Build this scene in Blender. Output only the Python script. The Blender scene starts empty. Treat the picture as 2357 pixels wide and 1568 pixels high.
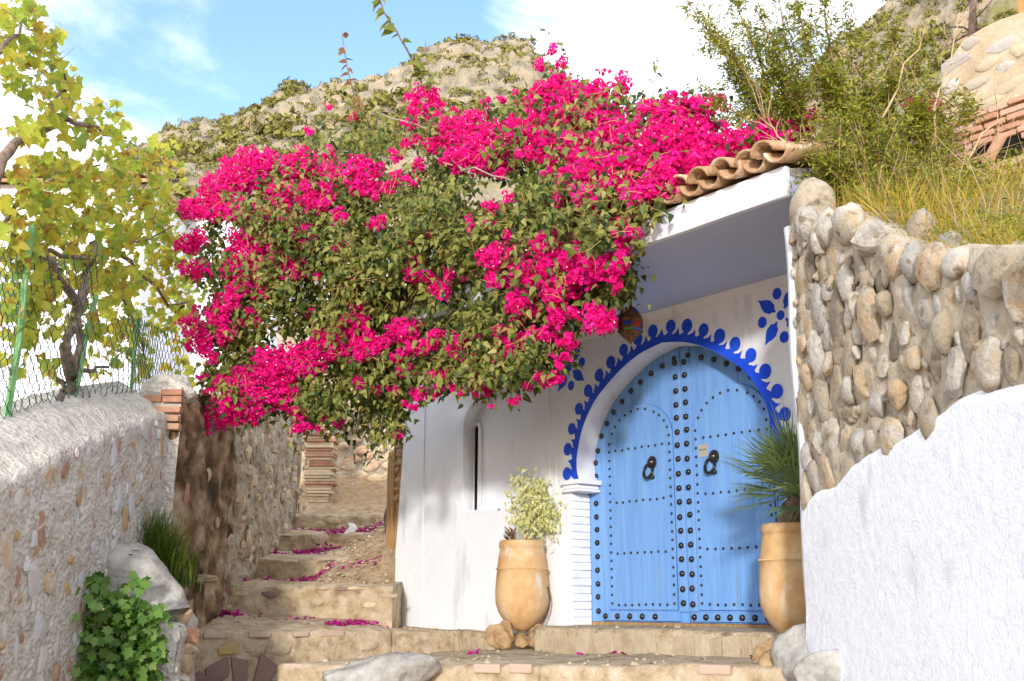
import bpy, bmesh, math, random
import numpy as np
from mathutils import Vector, Matrix
rnd = random.Random(7)
rs = np.random.RandomState(11)
SC = bpy.context.scene
COL = SC.collection

# ------------------------------------------------------------------ camera
PITCH = math.radians(13.604)
cam = bpy.data.cameras.new('camera'); cam_o = bpy.data.objects.new('camera', cam); COL.objects.link(cam_o)
cam.sensor_width = 36; cam.lens = 36 * 2500 / 2357; cam.clip_end = 3000; cam.clip_start = 0.05
cam_o.location = (0, 0, 0); cam_o.rotation_euler = (math.pi / 2 + PITCH, 0, 0)
cam.dof.use_dof = True; cam.dof.focus_distance = 9.3; cam.dof.aperture_fstop = 7.0
SC.camera = cam_o

# ------------------------------------------------------------------ light
SUN = Vector((-0.12, -0.96, 0.205)).normalized()          # towards the sun
sun = bpy.data.lights.new('sun', 'SUN'); sun_o = bpy.data.objects.new('sun', sun); COL.objects.link(sun_o)
sun.energy = 2.0; sun.angle = math.radians(4.0); sun.color = (1.0, 0.95, 0.87)
sun_o.rotation_euler = SUN.to_track_quat('Z', 'Y').to_euler(); sun_o.location = (-5, -10, 15)
world = bpy.data.worlds.new('World'); SC.world = world; world.use_nodes = True
nt = world.node_tree; nt.nodes.clear()
def wn(t): return nt.nodes.new(t)
out = wn('ShaderNodeOutputWorld'); bg = wn('ShaderNodeBackground'); sky = wn('ShaderNodeTexSky')
sky.sky_type = 'NISHITA'; sky.sun_disc = False
sky.sun_elevation = math.asin(SUN.z); sky.sun_rotation = math.atan2(SUN.x, SUN.y); sky.air_density = 1.0; sky.dust_density = 0.6; sky.ozone_density = 1.5
SKY_STRENGTH = 0.10
bg.inputs['Strength'].default_value = SKY_STRENGTH
tc = wn('ShaderNodeTexCoord')
mp = wn('ShaderNodeMapping'); mp.inputs['Scale'].default_value = (1.0, 1.0, 1.9); mp.inputs['Location'].default_value = (0.35, 0.1, 0.2)
n1 = wn('ShaderNodeTexNoise'); n1.inputs['Scale'].default_value = 5.5; n1.inputs['Detail'].default_value = 12; n1.inputs['Roughness'].default_value = 0.58; n1.inputs['Distortion'].default_value = 0.35
nt.links.new(tc.outputs['Generated'], mp.inputs['Vector']); nt.links.new(mp.outputs['Vector'], n1.inputs['Vector'])
# the one open patch of blue among the clouds, upper left of the view
def lobe(d, lo, amount, prev):
    dot = wn('ShaderNodeVectorMath'); dot.operation = 'DOT_PRODUCT'; dot.inputs[1].default_value = Vector(d).normalized(); nt.links.new(tc.outputs['Generated'], dot.inputs[0])
    mr = wn('ShaderNodeMapRange'); mr.interpolation_type = 'SMOOTHSTEP'; mr.inputs['From Min'].default_value = lo; mr.inputs['From Max'].default_value = 1.0; mr.inputs['To Max'].default_value = amount; nt.links.new(dot.outputs['Value'], mr.inputs['Value'])
    ad = wn('ShaderNodeMath'); ad.operation = 'ADD'; nt.links.new(prev, ad.inputs[0]); nt.links.new(mr.outputs['Result'], ad.inputs[1]); return ad.outputs[0]
base = wn('ShaderNodeMath'); base.operation = 'ADD'; base.inputs[1].default_value = 0.10; nt.links.new(n1.outputs['Fac'], base.inputs[0])
cl = lobe((-0.255, 0.905, 0.525), 0.968, -0.36, base.outputs[0])
cl = lobe((-0.11, 0.91, 0.52), 0.985, -0.16, cl)
cl = lobe((-0.36, 0.92, 0.43), 0.982, 0.24, cl)
add = wn('ShaderNodeMath'); add.operation = 'ADD'; add.inputs[1].default_value = 0.0; nt.links.new(cl, add.inputs[0])
rp = wn('ShaderNodeValToRGB'); rp.color_ramp.elements[0].position = 0.34; rp.color_ramp.elements[1].position = 0.70; rp.color_ramp.interpolation = 'EASE'
nt.links.new(add.outputs[0], rp.inputs['Fac'])
mixc = wn('ShaderNodeMixRGB'); mixc.inputs['Color2'].default_value = (11.8, 12.0, 12.5, 1)
gain = wn('ShaderNodeMixRGB'); gain.blend_type = 'MULTIPLY'; gain.inputs['Fac'].default_value = 1; gain.inputs['Color2'].default_value = (2.1, 2.2, 2.5, 1)
nt.links.new(sky.outputs['Color'], gain.inputs['Color1'])
nt.links.new(rp.outputs['Color'], mixc.inputs['Fac']); nt.links.new(gain.outputs['Color'], mixc.inputs['Color1'])
nt.links.new(mixc.outputs['Color'], bg.inputs['Color']); nt.links.new(bg.outputs['Background'], out.inputs['Surface'])
vs = SC.view_settings; vs.view_transform = 'Standard'; vs.look = 'None'; vs.exposure = 0.78; vs.gamma = 1.0; vs.use_curve_mapping = False
try:
    SC.cycles.max_bounces = 6; SC.cycles.diffuse_bounces = 3; SC.cycles.transmission_bounces = 3; SC.cycles.glossy_bounces = 2
except Exception: pass

# ------------------------------------------------------------------ survey of the place: sight lines from the photographer's stand
W0, H0, F0 = 2357.0, 1568.0, 2500.0
def ray(x, y):
    a = (x - W0 / 2) / F0; b = (H0 / 2 - y) / F0
    return np.array([a, math.cos(PITCH) - b * math.sin(PITCH), math.sin(PITCH) + b * math.cos(PITCH)])
def at(x, y, Y):
    r = ray(x, y); return r * Y / r[1]
def on_plane(x, y, p, n):
    r = ray(x, y); return r * (np.dot(p, n) / np.dot(r, n))
P0 = np.array([1.4926918, 9.8, -0.17697344])              # foot of the door
RX = np.array([0.62668247, -0.77927472, 0.0]); IN = np.array([0.77927472, 0.62668247, 0.0])
HROT = math.atan2(RX[1], RX[0])
def H(x, y, z): return P0 + RX * x + IN * y + np.array([0, 0, z])     # house frame -> world

# ------------------------------------------------------------------ noise
def _h(i, j, k):
    n = (i * 374761393 + j * 668265263 + k * 2147483647 + 1274126177) & 0xffffffff
    n = ((n ^ (n >> 13)) * 1274126177) & 0xffffffff
    return ((n ^ (n >> 16)) & 0xffff) / 65535.0
def vnoise(p):
    p = np.asarray(p, dtype=float); i = np.floor(p).astype(np.int64); f = p - i; f = f * f * (3 - 2 * f)
    r = 0
    for a in (0, 1):
        for b in (0, 1):
            for c in (0, 1):
                w = (f[..., 0] if a else 1 - f[..., 0]) * (f[..., 1] if b else 1 - f[..., 1]) * (f[..., 2] if c else 1 - f[..., 2])
                r = r + w * _h(i[..., 0] + a, i[..., 1] + b, i[..., 2] + c)
    return r * 2 - 1
def fbm(p, s=1.0, o=4):
    p = np.asarray(p, dtype=float) * s; r = 0; a = 1.0
    for k in range(o): r = r + a * vnoise(p * (2 ** k) + 17.3 * k); a *= 0.5
    return r

# ------------------------------------------------------------------ materials
def ramp(nd, stops):
    cr = nd.color_ramp
    while len(cr.elements) > 1: cr.elements.remove(cr.elements[-1])
    for i, (p, c) in enumerate(stops):
        e = cr.elements[0] if i == 0 else cr.elements.new(p)
        e.position = p; e.color = (*c, 1)
def pmat(name, stops, scale=4.0, detail=6, rough=0.85, bump=0.0, bscale=None, rndw=0.0, trans=0.0, stretch=None, dirt=None, metal=0.0, coords='Object', spec=0.3, bdist=0.02, contrast=1.0, crack=0.0, sheen=None, pit=None):
    m = bpy.data.materials.new(name); m.use_nodes = True; t = m.node_tree; N = t.nodes; L = t.links
    N.clear(); o = N.new('ShaderNodeOutputMaterial'); b = N.new('ShaderNodeBsdfPrincipled')
    b.inputs['Roughness'].default_value = rough; b.inputs['Metallic'].default_value = metal; b.inputs['Specular IOR Level'].default_value = spec
    geo = N.new('ShaderNodeNewGeometry')
    mp = N.new('ShaderNodeMapping')
    if stretch: mp.inputs['Scale'].default_value = stretch
    L.new(geo.outputs['Position'], mp.inputs['Vector'])
    nz = N.new('ShaderNodeTexNoise'); nz.inputs['Scale'].default_value = scale; nz.inputs['Detail'].default_value = detail; nz.inputs['Roughness'].default_value = 0.6
    L.new(mp.outputs['Vector'], nz.inputs['Vector'])
    mr = N.new('ShaderNodeMapRange'); mr.inputs['From Min'].default_value = 0.5 - 0.22 / contrast; mr.inputs['From Max'].default_value = 0.5 + 0.22 / contrast
    L.new(nz.outputs['Fac'], mr.inputs['Value']); fac = mr.outputs['Result']
    if rndw > 0:
        at_ = N.new('ShaderNodeAttribute'); at_.attribute_name = 'rnd'
        oi = N.new('ShaderNodeObjectInfo'); ad = N.new('ShaderNodeMath'); ad.operation = 'ADD'; L.new(at_.outputs['Fac'], ad.inputs[0]); L.new(oi.outputs['Random'], ad.inputs[1])
        fr = N.new('ShaderNodeMath'); fr.operation = 'FRACT'; L.new(ad.outputs[0], fr.inputs[0])
        mx = N.new('ShaderNodeMix'); mx.data_type = 'FLOAT'; mx.inputs['Factor'].default_value = rndw
        L.new(fac, mx.inputs['A']); L.new(fr.outputs[0], mx.inputs['B']); fac = mx.outputs['Result']
    cr = N.new('ShaderNodeValToRGB'); ramp(cr, stops); L.new(fac, cr.inputs['Fac']); colr = cr.outputs['Color']
    if dirt:                                                   # (colour, scale, threshold, stretch)
        d = N.new('ShaderNodeTexNoise'); d.inputs['Scale'].default_value = dirt[1]; d.inputs['Detail'].default_value = 8
        mp2 = N.new('ShaderNodeMapping'); mp2.inputs['Scale'].default_value = dirt[3] if len(dirt) > 3 else (1, 1, 1)
        L.new(geo.outputs['Position'], mp2.inputs['Vector']); L.new(mp2.outputs['Vector'], d.inputs['Vector'])
        m2 = N.new('ShaderNodeMapRange'); m2.inputs['From Min'].default_value = dirt[2]; m2.inputs['From Max'].default_value = dirt[2] + 0.12; L.new(d.outputs['Fac'], m2.inputs['Value'])
        mm = N.new('ShaderNodeMixRGB'); mm.inputs['Color2'].default_value = (*dirt[0], 1); L.new(m2.outputs['Result'], mm.inputs['Fac']); L.new(colr, mm.inputs['Color1']); colr = mm.outputs['Color']
    L.new(colr, b.inputs['Base Color'])
    if bump > 0:
        bn = N.new('ShaderNodeTexNoise'); bn.inputs['Scale'].default_value = bscale or scale * 4; bn.inputs['Detail'].default_value = 8; bn.inputs['Roughness'].default_value = 0.65
        L.new(mp.outputs['Vector'], bn.inputs['Vector']); hgt = bn.outputs['Fac']
        if pit:
            vo = N.new('ShaderNodeTexVoronoi'); vo.inputs['Scale'].default_value = pit; L.new(geo.outputs['Position'], vo.inputs['Vector'])
            ma = N.new('ShaderNodeMath'); ma.operation = 'ADD'; L.new(bn.outputs['Fac'], ma.inputs[0]); L.new(vo.outputs['Distance'], ma.inputs[1]); hgt = ma.outputs[0]
        bp = N.new('ShaderNodeBump'); bp.inputs['Strength'].default_value = bump; bp.inputs['Distance'].default_value = bdist
        L.new(hgt, bp.inputs['Height']); L.new(bp.outputs['Normal'], b.inputs['Normal'])
    sh = b.outputs['BSDF']
    if trans > 0:
        tr = N.new('ShaderNodeBsdfTranslucent'); L.new(colr, tr.inputs['Color']); ms = N.new('ShaderNodeMixShader'); ms.inputs['Fac'].default_value = trans
        L.new(sh, ms.inputs[1]); L.new(tr.outputs['BSDF'], ms.inputs[2]); sh = ms.outputs['Shader']
    L.new(sh, o.inputs['Surface'])
    return m
def flat(name, c, rough=0.7, **k): return pmat(name, [(0.0, tuple(x * 0.9 for x in c)), (1.0, tuple(min(1, x * 1.08) for x in c))], rough=rough, **k)
M = {}
M['white'] = pmat('limewash', [(0, (.74, .765, .85)), (.5, (.80, .82, .88)), (1, (.83, .845, .89))], 1.3, rough=.9, bump=.25, bscale=9, dirt=((.64, .66, .74), 2.6, .58, (1.6, 1.6, .5)), bdist=.03)
M['rough_white'] = pmat('roughcast_limewash', [(0, (.66, .70, .84)), (.35, (.79, .82, .90)), (1, (.86, .87, .91))], 22, rough=.95, bump=.7, bscale=55, bdist=.016, dirt=((.60, .63, .72), 4, .60, (1, 1, .5)))
M['ceiling'] = pmat('shade_tinted_ceiling', [(0, (.50, .55, .74)), (1, (.56, .61, .79))], 1.5, rough=.9, bump=.1, bscale=6)  # presumably white ceiling; porch shade is put into this blue-grey colour
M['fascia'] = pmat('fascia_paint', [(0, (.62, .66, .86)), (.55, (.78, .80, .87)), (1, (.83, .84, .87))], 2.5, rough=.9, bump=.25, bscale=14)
M['cobalt'] = pmat('cobalt_paint', [(0, (.008, .055, .64)), (1, (.016, .10, .82))], 5, rough=.6, bump=.15, bscale=20)
M['door'] = pmat('blue_door_paint', [(0, (.13, .29, .66)), (.5, (.165, .35, .74)), (1, (.21, .41, .80))], 3, rough=.45, bump=.12, bscale=10, rndw=.15, stretch=(6, 6, .5), dirt=((.20, .36, .52), 5, .60, (5, 5, .30)), spec=.35)
M['iron'] = pmat('black_iron', [(0, (.008, .008, .010)), (1, (.025, .018, .014))], 20, rough=.28, spec=.6)
M['terracotta'] = pmat('terracotta', [(0, (.48, .26, .11)), (.4, (.58, .36, .17)), (.75, (.62, .43, .24)), (1, (.64, .50, .34))], 5, rough=.8, bump=.3, bscale=22, dirt=((.64, .56, .46), 6, .60, (1, 1, .5)))
M['tile'] = pmat('roof_tile_clay', [(0, (.22, .11, .06)), (.4, (.42, .24, .13)), (1, (.58, .44, .29))], 14, rough=.9, bump=.4, bscale=50, rndw=.35, dirt=((.60, .52, .40), 9, .54))
M['cob'] = pmat('river_stone', [(0, (.10, .075, .05)), (.14, (.22, .18, .14)), (.30, (.38, .31, .22)), (.46, (.34, .32, .30)), (.60, (.52, .48, .42)), (.72, (.46, .33, .20)), (.84, (.42, .37, .30)), (1, (.64, .62, .59))], 11, rough=.85, bump=.8, bscale=36, bdist=.025, rndw=.74, dirt=((.22, .17, .11), 14, .57))
M['mortar'] = pmat('wall_mortar', [(0, (.27, .22, .16)), (.4, (.44, .37, .28)), (1, (.56, .49, .39))], 8, rough=.95, bump=.8, bscale=45, dirt=((.14, .12, .09), 9, .60))
M['lmortar'] = pmat('grey_render', [(0, (.42, .38, .33)), (.4, (.60, .56, .50)), (1, (.74, .70, .65))], 12, detail=10, rough=.95, bump=.8, bscale=46, bdist=.035, pit=28, dirt=((.26, .22, .18), 22, .62))
M['lstone'] = pmat('flat_wall_stone', [(0, (.46, .46, .49)), (.22, (.56, .56, .58)), (.40, (.50, .48, .45)), (.55, (.62, .61, .60)), (.70, (.42, .26, .12)), (.78, (.46, .33, .19)), (.84, (.34, .18, .13)), (1, (.66, .66, .69))], 10, rough=.85, bump=.4, bscale=40, rndw=.85)
M['stain'] = pmat('stained_render', [(0, (.05, .028, .014)), (.3, (.16, .09, .045)), (.6, (.33, .22, .13)), (1, (.54, .44, .33))], 5.5, rough=.95, bump=.9, bscale=13, stretch=(1, .35, .8), contrast=1.1, dirt=((.05, .03, .015), 3.2, .53, (1, .4, .6)), bdist=.03)
M['rubble'] = pmat('rubble_render', [(0, (.23, .17, .11)), (.4, (.45, .37, .27)), (1, (.64, .57, .47))], 7, rough=.95, bump=1.0, bscale=26, bdist=.04, dirt=((.15, .10, .06), 13, .60, (1, .5, .8)))
M['rstone'] = pmat('rubble_stone', [(0, (.34, .24, .15)), (.3, (.54, .43, .28)), (.6, (.64, .52, .35)), (.8, (.48, .30, .19)), (1, (.70, .61, .47))], 8, rough=.9, bump=.5, bscale=30, rndw=.7)
M['step'] = pmat('step_cement', [(0, (.26, .18, .10)), (.35, (.46, .35, .22)), (.7, (.58, .47, .34)), (1, (.66, .54, .42))], 7, rough=.92, bump=1.0, bscale=22, bdist=.03, dirt=((.27, .19, .12), 4, .58))
M['slab'] = pmat('purple_slab', [(0, (.17, .10, .09)), (.6, (.27, .17, .15)), (1, (.34, .27, .20))], 6, rough=.8, bump=.3, bscale=30, rndw=.6)
M['brick'] = pmat('old_brick', [(0, (.28, .13, .08)), (.5, (.42, .22, .14)), (1, (.52, .38, .28))], 9, rough=.9, bump=.5, bscale=40, rndw=.5)
M['pink'] = pmat('worn_pink_brick', [(0, (.46, .32, .25)), (1, (.54, .43, .34))], 9, rough=.9, bump=.4, bscale=40, rndw=.5)
M['clad'] = pmat('tan_cladding', [(0, (.34, .26, .17)), (.5, (.48, .39, .27)), (1, (.56, .49, .38))], 9, rough=.9, bump=.7, bscale=26, rndw=.35)
M['grock'] = pmat('grey_boulder', [(0, (.22, .20, .18)), (.5, (.38, .36, .33)), (1, (.54, .51, .47))], 8, rough=.9, bump=1.0, bscale=18, bdist=.03, dirt=((.50, .48, .45), 7, .60))
M['orock'] = pmat('ochre_rock', [(0, (.24, .14, .07)), (.5, (.45, .29, .15)), (1, (.56, .40, .24))], 12, rough=.95, bump=1.0, bscale=40)
M['dirt'] = pmat('dry_dirt', [(0, (.26, .17, .10)), (.5, (.40, .28, .17)), (1, (.52, .40, .27))], 9, rough=.97, bump=.9, bscale=40)
M['soil'] = pmat('hillside_soil', [(0, (.14, .11, .05)), (.5, (.26, .20, .10)), (1, (.36, .29, .16))], 5, rough=.97, bump=.8, bscale=30)
M['mount'] = pmat('mountain_rock', [(0, (.24, .20, .15)), (.3, (.40, .34, .25)), (.55, (.50, .42, .31)), (.75, (.54, .40, .24)), (1, (.60, .55, .47))], .4, detail=14, contrast=1.3, rough=.95, bump=1.0, bscale=.5, bdist=2.0, dirt=((.30, .27, .09), .09, .60))
M['wood'] = pmat('old_wood', [(0, (.20, .11, .05)), (.5, (.40, .24, .11)), (1, (.52, .34, .18))], 6, rough=.8, bump=.3, bscale=16, stretch=(6, 6, .5))
M['greywood'] = pmat('weathered_wood', [(0, (.24, .19, .14)), (1, (.46, .38, .29))], 6, rough=.85, bump=.3, bscale=16, stretch=(6, 6, .5))
M['bark'] = pmat('vine_bark', [(0, (.10, .07, .05)), (.5, (.22, .16, .12)), (1, (.34, .27, .22))], 18, rough=.9, bump=.6, bscale=40, stretch=(1, 1, .4))
M['twig'] = pmat('dry_twig', [(0, (.34, .20, .05)), (1, (.56, .38, .13))], 8, rough=.9, rndw=.5)
M['greenpaint'] = pmat('green_painted_post', [(0, (.10, .26, .10)), (.7, (.20, .40, .17)), (1, (.38, .28, .14))], 7, rough=.6, bump=.1, bscale=20)
M['wire'] = pmat('wire_green', [(0, (.012, .05, .045)), (1, (.035, .11, .10))], 3, rough=.5)
LF = dict(rough=.5, spec=.35)
M['bleaf'] = pmat('bougainvillea_leaf', [(0, (.012, .028, .006)), (.35, (.045, .080, .014)), (.55, (.15, .19, .035)), (.78, (.30, .30, .07)), (1, (.46, .40, .14))], 2, rndw=.75, trans=.35, **LF)
M['bract'] = pmat('magenta_bract', [(0, (.42, .002, .11)), (.2, (.70, .003, .16)), (.6, (.86, .006, .25)), (.9, (.90, .02, .38)), (1, (.90, .14, .44))], 3, rndw=.85, trans=.40, rough=.6, spec=.15)
M['pale'] = flat('cream_floret', (.85, .80, .66))
M['petal'] = pmat('fallen_bract', [(0, (.30, .004, .16)), (.6, (.52, .01, .26)), (1, (.50, .20, .22))], 5, rndw=.9, trans=.2)
M['vleaf'] = pmat('vine_leaf', [(0, (.18, .08, .02)), (.09, (.36, .20, .03)), (.20, (.52, .42, .05)), (.42, (.50, .52, .06)), (.66, (.38, .47, .06)), (.88, (.22, .34, .05)), (1, (.38, .45, .18))], 7, rndw=.72, trans=.5, dirt=((.30, .12, .03), 12, .59), **LF)
M['sleaf'] = pmat('shrub_leaf', [(0, (.06, .09, .008)), (.4, (.19, .23, .015)), (.8, (.36, .36, .03)), (1, (.52, .42, .06))], 3, rndw=.8, trans=.35, **LF)
M['dry'] = pmat('dry_grass', [(0, (.24, .15, .015)), (.35, (.42, .29, .035)), (.65, (.54, .40, .11)), (.85, (.28, .26, .03)), (1, (.16, .19, .02))], 2, rndw=.8, trans=.3, rough=.8)
M['grass'] = pmat('green_grass', [(0, (.025, .07, .008)), (.6, (.08, .15, .015)), (1, (.30, .27, .05))], 3, rndw=.85, trans=.3, rough=.6)
M['gleaf'] = pmat('green_leaf', [(0, (.04, .10, .015)), (.5, (.12, .24, .035)), (1, (.26, .38, .11))], 5, rndw=.8, trans=.35, **LF)
M['fleaf'] = pmat('variegated_leaf', [(0, (.30, .36, .06)), (.3, (.58, .58, .20)), (.6, (.74, .72, .42)), (1, (.42, .48, .10))], 40, rndw=.55, trans=.3, **LF)
M['palm'] = pmat('palm_blade', [(0, (.09, .15, .06)), (.5, (.22, .32, .13)), (.8, (.36, .42, .14)), (1, (.52, .50, .20))], 5, rndw=.7, trans=.25, **LF)
M['brownleaf'] = pmat('dry_rosette', [(0, (.10, .05, .02)), (1, (.30, .17, .08))], 15, rndw=.6, rough=.8)
M['bush'] = pmat('hill_bush', [(0, (.09, .095, .02)), (.5, (.18, .17, .035)), (1, (.29, .26, .07))], .3, rndw=.7, rough=.9)
M['brass'] = pmat('aged_brass', [(0, (.04, .016, .008)), (.5, (.14, .060, .026)), (1, (.27, .15, .075))], 40, rough=.5, metal=.3, bump=.5, bscale=120)
M['blueglass'] = flat('blue_glass', (.01, .05, .28), rough=.15)
M['redglass'] = flat('red_glass', (.20, .02, .01), rough=.2)
M['greenglass'] = flat('green_glass', (.08, .28, .06), rough=.2)
M['orange'] = pmat('orange_render', [(0, (.62, .25, .09)), (1, (.72, .34, .14))], 6, rough=.9, bump=.5, bscale=30)
M['bluebag'] = flat('blue_plastic', (.02, .14, .46), rough=.4)
M['palebag'] = flat('pale_plastic', (.42, .52, .68), rough=.3)
M['paper'] = flat('white_paper', (.80, .78, .74))
M['sticker'] = flat('beige_sticker', (.42, .37, .31))
M['ink'] = flat('black_ink', (.02, .02, .02))
M['dark'] = flat('dark_inside', (.012, .010, .009), rough=.9)

# ------------------------------------------------------------------ object helpers
def tag(o, label, cat, group=None, kind=None):
    if label: o['label'] = label
    if cat: o['category'] = cat
    if group: o['group'] = group
    if kind: o['kind'] = kind
    return o
def link(o, parent=None):
    COL.objects.link(o)
    if parent is not None: o.parent = parent
    return o
def empty(name, loc=(0, 0, 0), rz=0.0, parent=None):
    o = bpy.data.objects.new(name, None); o.location = loc; o.rotation_euler = (0, 0, rz); o.empty_display_size = .2
    return link(o, parent)
def structure(o): o['kind'] = 'structure'; return o
def mesh_from(name, v, f, mat, smooth=False, rndv=None):
    me = bpy.data.meshes.new(name)
    v = np.asarray(v, dtype=np.float32)
    if isinstance(f, np.ndarray):
        k = f.shape[1]; nf = len(f)
        me.vertices.add(len(v)); me.vertices.foreach_set('co', v.ravel())
        me.loops.add(nf * k); me.loops.foreach_set('vertex_index', f.astype(np.int32).ravel())
        me.polygons.add(nf); me.polygons.foreach_set('loop_start', np.arange(0, nf * k, k, dtype=np.int32))
        try: me.polygons.foreach_set('loop_total', np.full(nf, k, dtype=np.int32))
        except Exception: pass
        me.update(calc_edges=True)
    else:
        me.from_pydata([tuple(x) for x in v], [], [tuple(x) for x in f]); me.update()
    if rndv is not None:
        a = me.attributes.new('rnd', 'FLOAT', 'POINT'); a.data.foreach_set('value', np.asarray(rndv, dtype=np.float32))
    if mat is not None: me.materials.append(mat)
    if smooth: me.polygons.foreach_set('use_smooth', np.ones(len(me.polygons), dtype=bool))
    return me
def put(name, me, parent=None, loc=None, rot=None, scale=None):
    o = bpy.data.objects.new(name, me); link(o, parent)
    if loc is not None: o.location = loc
    if rot is not None:
        if isinstance(rot, Matrix): o.rotation_euler = rot.to_euler()
        else: o.rotation_euler = rot
    if scale is not None: o.scale = scale
    return o
class MB:
    def __init__(s): s.v = []; s.f = []
    def add(s, v, f):
        n = len(s.v); s.v += [tuple(x) for x in v]; s.f += [tuple(i + n for i in q) for q in f]; return s
    def box(s, x0, x1, y0, y1, z0, z1):
        v = [(x0, y0, z0), (x1, y0, z0), (x1, y1, z0), (x0, y1, z0), (x0, y0, z1), (x1, y0, z1), (x1, y1, z1), (x0, y1, z1)]
        return s.add(v, [(0, 3, 2, 1), (4, 5, 6, 7), (0, 1, 5, 4), (1, 2, 6, 5), (2, 3, 7, 6), (3, 0, 4, 7)])
    def tube(s, pts, r, k=6, cap=True):
        pts = [Vector(p) for p in pts]; n = len(pts)
        rr = list(r) if hasattr(r, '__len__') else [r] * n
        v = []; up = Vector((0.13, 0.21, 1)).normalized()
        for i, p in enumerate(pts):
            d = (pts[min(i + 1, n - 1)] - pts[max(i - 1, 0)])
            if d.length < 1e-9: d = Vector((0, 0, 1))
            d.normalize(); a = d.cross(up)
            if a.length < .05: a = d.cross(Vector((1, 0, 0)))
            a.normalize(); b = d.cross(a)
            for j in range(k):
                t = 2 * math.pi * j / k; v.append(p + (a * math.cos(t) + b * math.sin(t)) * rr[i])
        f = [(i * k + j, i * k + (j + 1) % k, (i + 1) * k + (j + 1) % k, (i + 1) * k + j) for i in range(n - 1) for j in range(k)]
        if cap and k > 2: f += [tuple(range(k))[::-1], tuple((n - 1) * k + j for j in range(k))]
        return s.add(v, f)
    def lathe(s, prof, k=24, sq=1.0):
        v = []; n = len(prof)
        for r, z in prof:
            for j in range(k):
                t = 2 * math.pi * j / k; v.append((r * math.cos(t), r * math.sin(t) * sq, z))
        f = [(i * k + j, i * k + (j + 1) % k, (i + 1) * k + (j + 1) % k, (i + 1) * k + j) for i in range(n - 1) for j in range(k)]
        return s.add(v, f)
    def prism(s, poly, y0, y1):                      # poly in (x, z), extruded along y
        n = len(poly); v = [(x, y0, z) for x, z in poly] + [(x, y1, z) for x, z in poly]
        f = [tuple(range(n)), tuple(range(2 * n - 1, n - 1, -1))] + [((i + 1) % n, i, n + i, n + (i + 1) % n) for i in range(n)]
        return s.add(v, f)
    def build(s, name, mat, parent=None, smooth=False, bevel=0.0, seg=2):
        me = mesh_from(name, s.v, s.f, mat, smooth)
        bm = bmesh.new(); bm.from_mesh(me); bmesh.ops.recalc_face_normals(bm, faces=bm.faces)
        if bevel > 0:
            bmesh.ops.bevel(bm, geom=[e for e in bm.edges if len(e.link_faces) == 2 and e.calc_face_angle(0) > .5], offset=bevel, segments=seg, affect='EDGES', profile=.6)
        bm.to_mesh(me); bm.free()
        return put(name, me, parent)
def plate(name, outer, holes, y0, y1, mat, parent, bevel=0.0):      # a slab in the (x, z) plane with openings, between y0 and y1
    cu = bpy.data.curves.new(name, 'CURVE'); cu.dimensions = '2D'; cu.fill_mode = 'BOTH'
    cu.extrude = (y1 - y0) / 2 - bevel; cu.bevel_depth = bevel; cu.bevel_resolution = 1; cu.offset = -bevel
    for lp in [outer] + holes:
        sp = cu.splines.new('POLY'); sp.points.add(len(lp) - 1); sp.use_cyclic_u = True
        for p, (x, z) in zip(sp.points, lp): p.co = (x, z, 0, 1)
    tmp = bpy.data.objects.new('tmp', cu); COL.objects.link(tmp)
    me = bpy.data.meshes.new_from_object(tmp.evaluated_get(bpy.context.evaluated_depsgraph_get()))
    bpy.data.objects.remove(tmp); bpy.data.curves.remove(cu); me.name = name
    me.transform(Matrix(((1, 0, 0, 0), (0, 0, -1, (y0 + y1) / 2), (0, 1, 0, 0), (0, 0, 0, 1))))
    me.materials.clear(); me.materials.append(mat)
    bm = bmesh.new(); bm.from_mesh(me); bmesh.ops.remove_doubles(bm, verts=bm.verts, dist=1e-5); bmesh.ops.recalc_face_normals(bm, faces=bm.faces); bm.to_mesh(me); bm.free()
    return put(name, me, parent)
def arc_pts(cx, cz, rx, rz, a0, a1, n): return [(cx + rx * math.cos(a0 + (a1 - a0) * i / n), cz + rz * math.sin(a0 + (a1 - a0) * i / n)) for i in range(n + 1)]

# stones: a handful of meshes shared by every stone
def stone_mesh(name, mat, seed, sub=2, angular=0, flatten=1.0):
    bm = bmesh.new(); bmesh.ops.create_icosphere(bm, subdivisions=sub, radius=1)
    r = np.random.RandomState(seed); P = np.array([v.co[:] for v in bm.verts])
    k = 1 + sum(r.uniform(.04, .13) * np.sin(P @ (r.randn(3) * r.uniform(1.2, 3)) + r.rand() * 6) for _ in range(5))
    P = P * k[:, None]
    for _ in range(angular):
        d = r.randn(3); d /= np.linalg.norm(d); c = r.uniform(.52, .8); h = P @ d
        P = P - np.outer(np.maximum(0, h - c), d)
    P[:, 1] *= flatten
    for v, p in zip(bm.verts, P): v.co = p
    me = bpy.data.meshes.new(name); bm.to_mesh(me); bm.free(); me.materials.append(mat)
    me.polygons.foreach_set('use_smooth', np.full(len(me.polygons), angular < 4, dtype=bool)); return me
def rand_rot(): return Matrix.Rotation(rnd.uniform(0, 6.28), 3, 'X') @ Matrix.Rotation(rnd.uniform(0, 6.28), 3, 'Y') @ Matrix.Rotation(rnd.uniform(0, 6.28), 3, 'Z')

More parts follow.
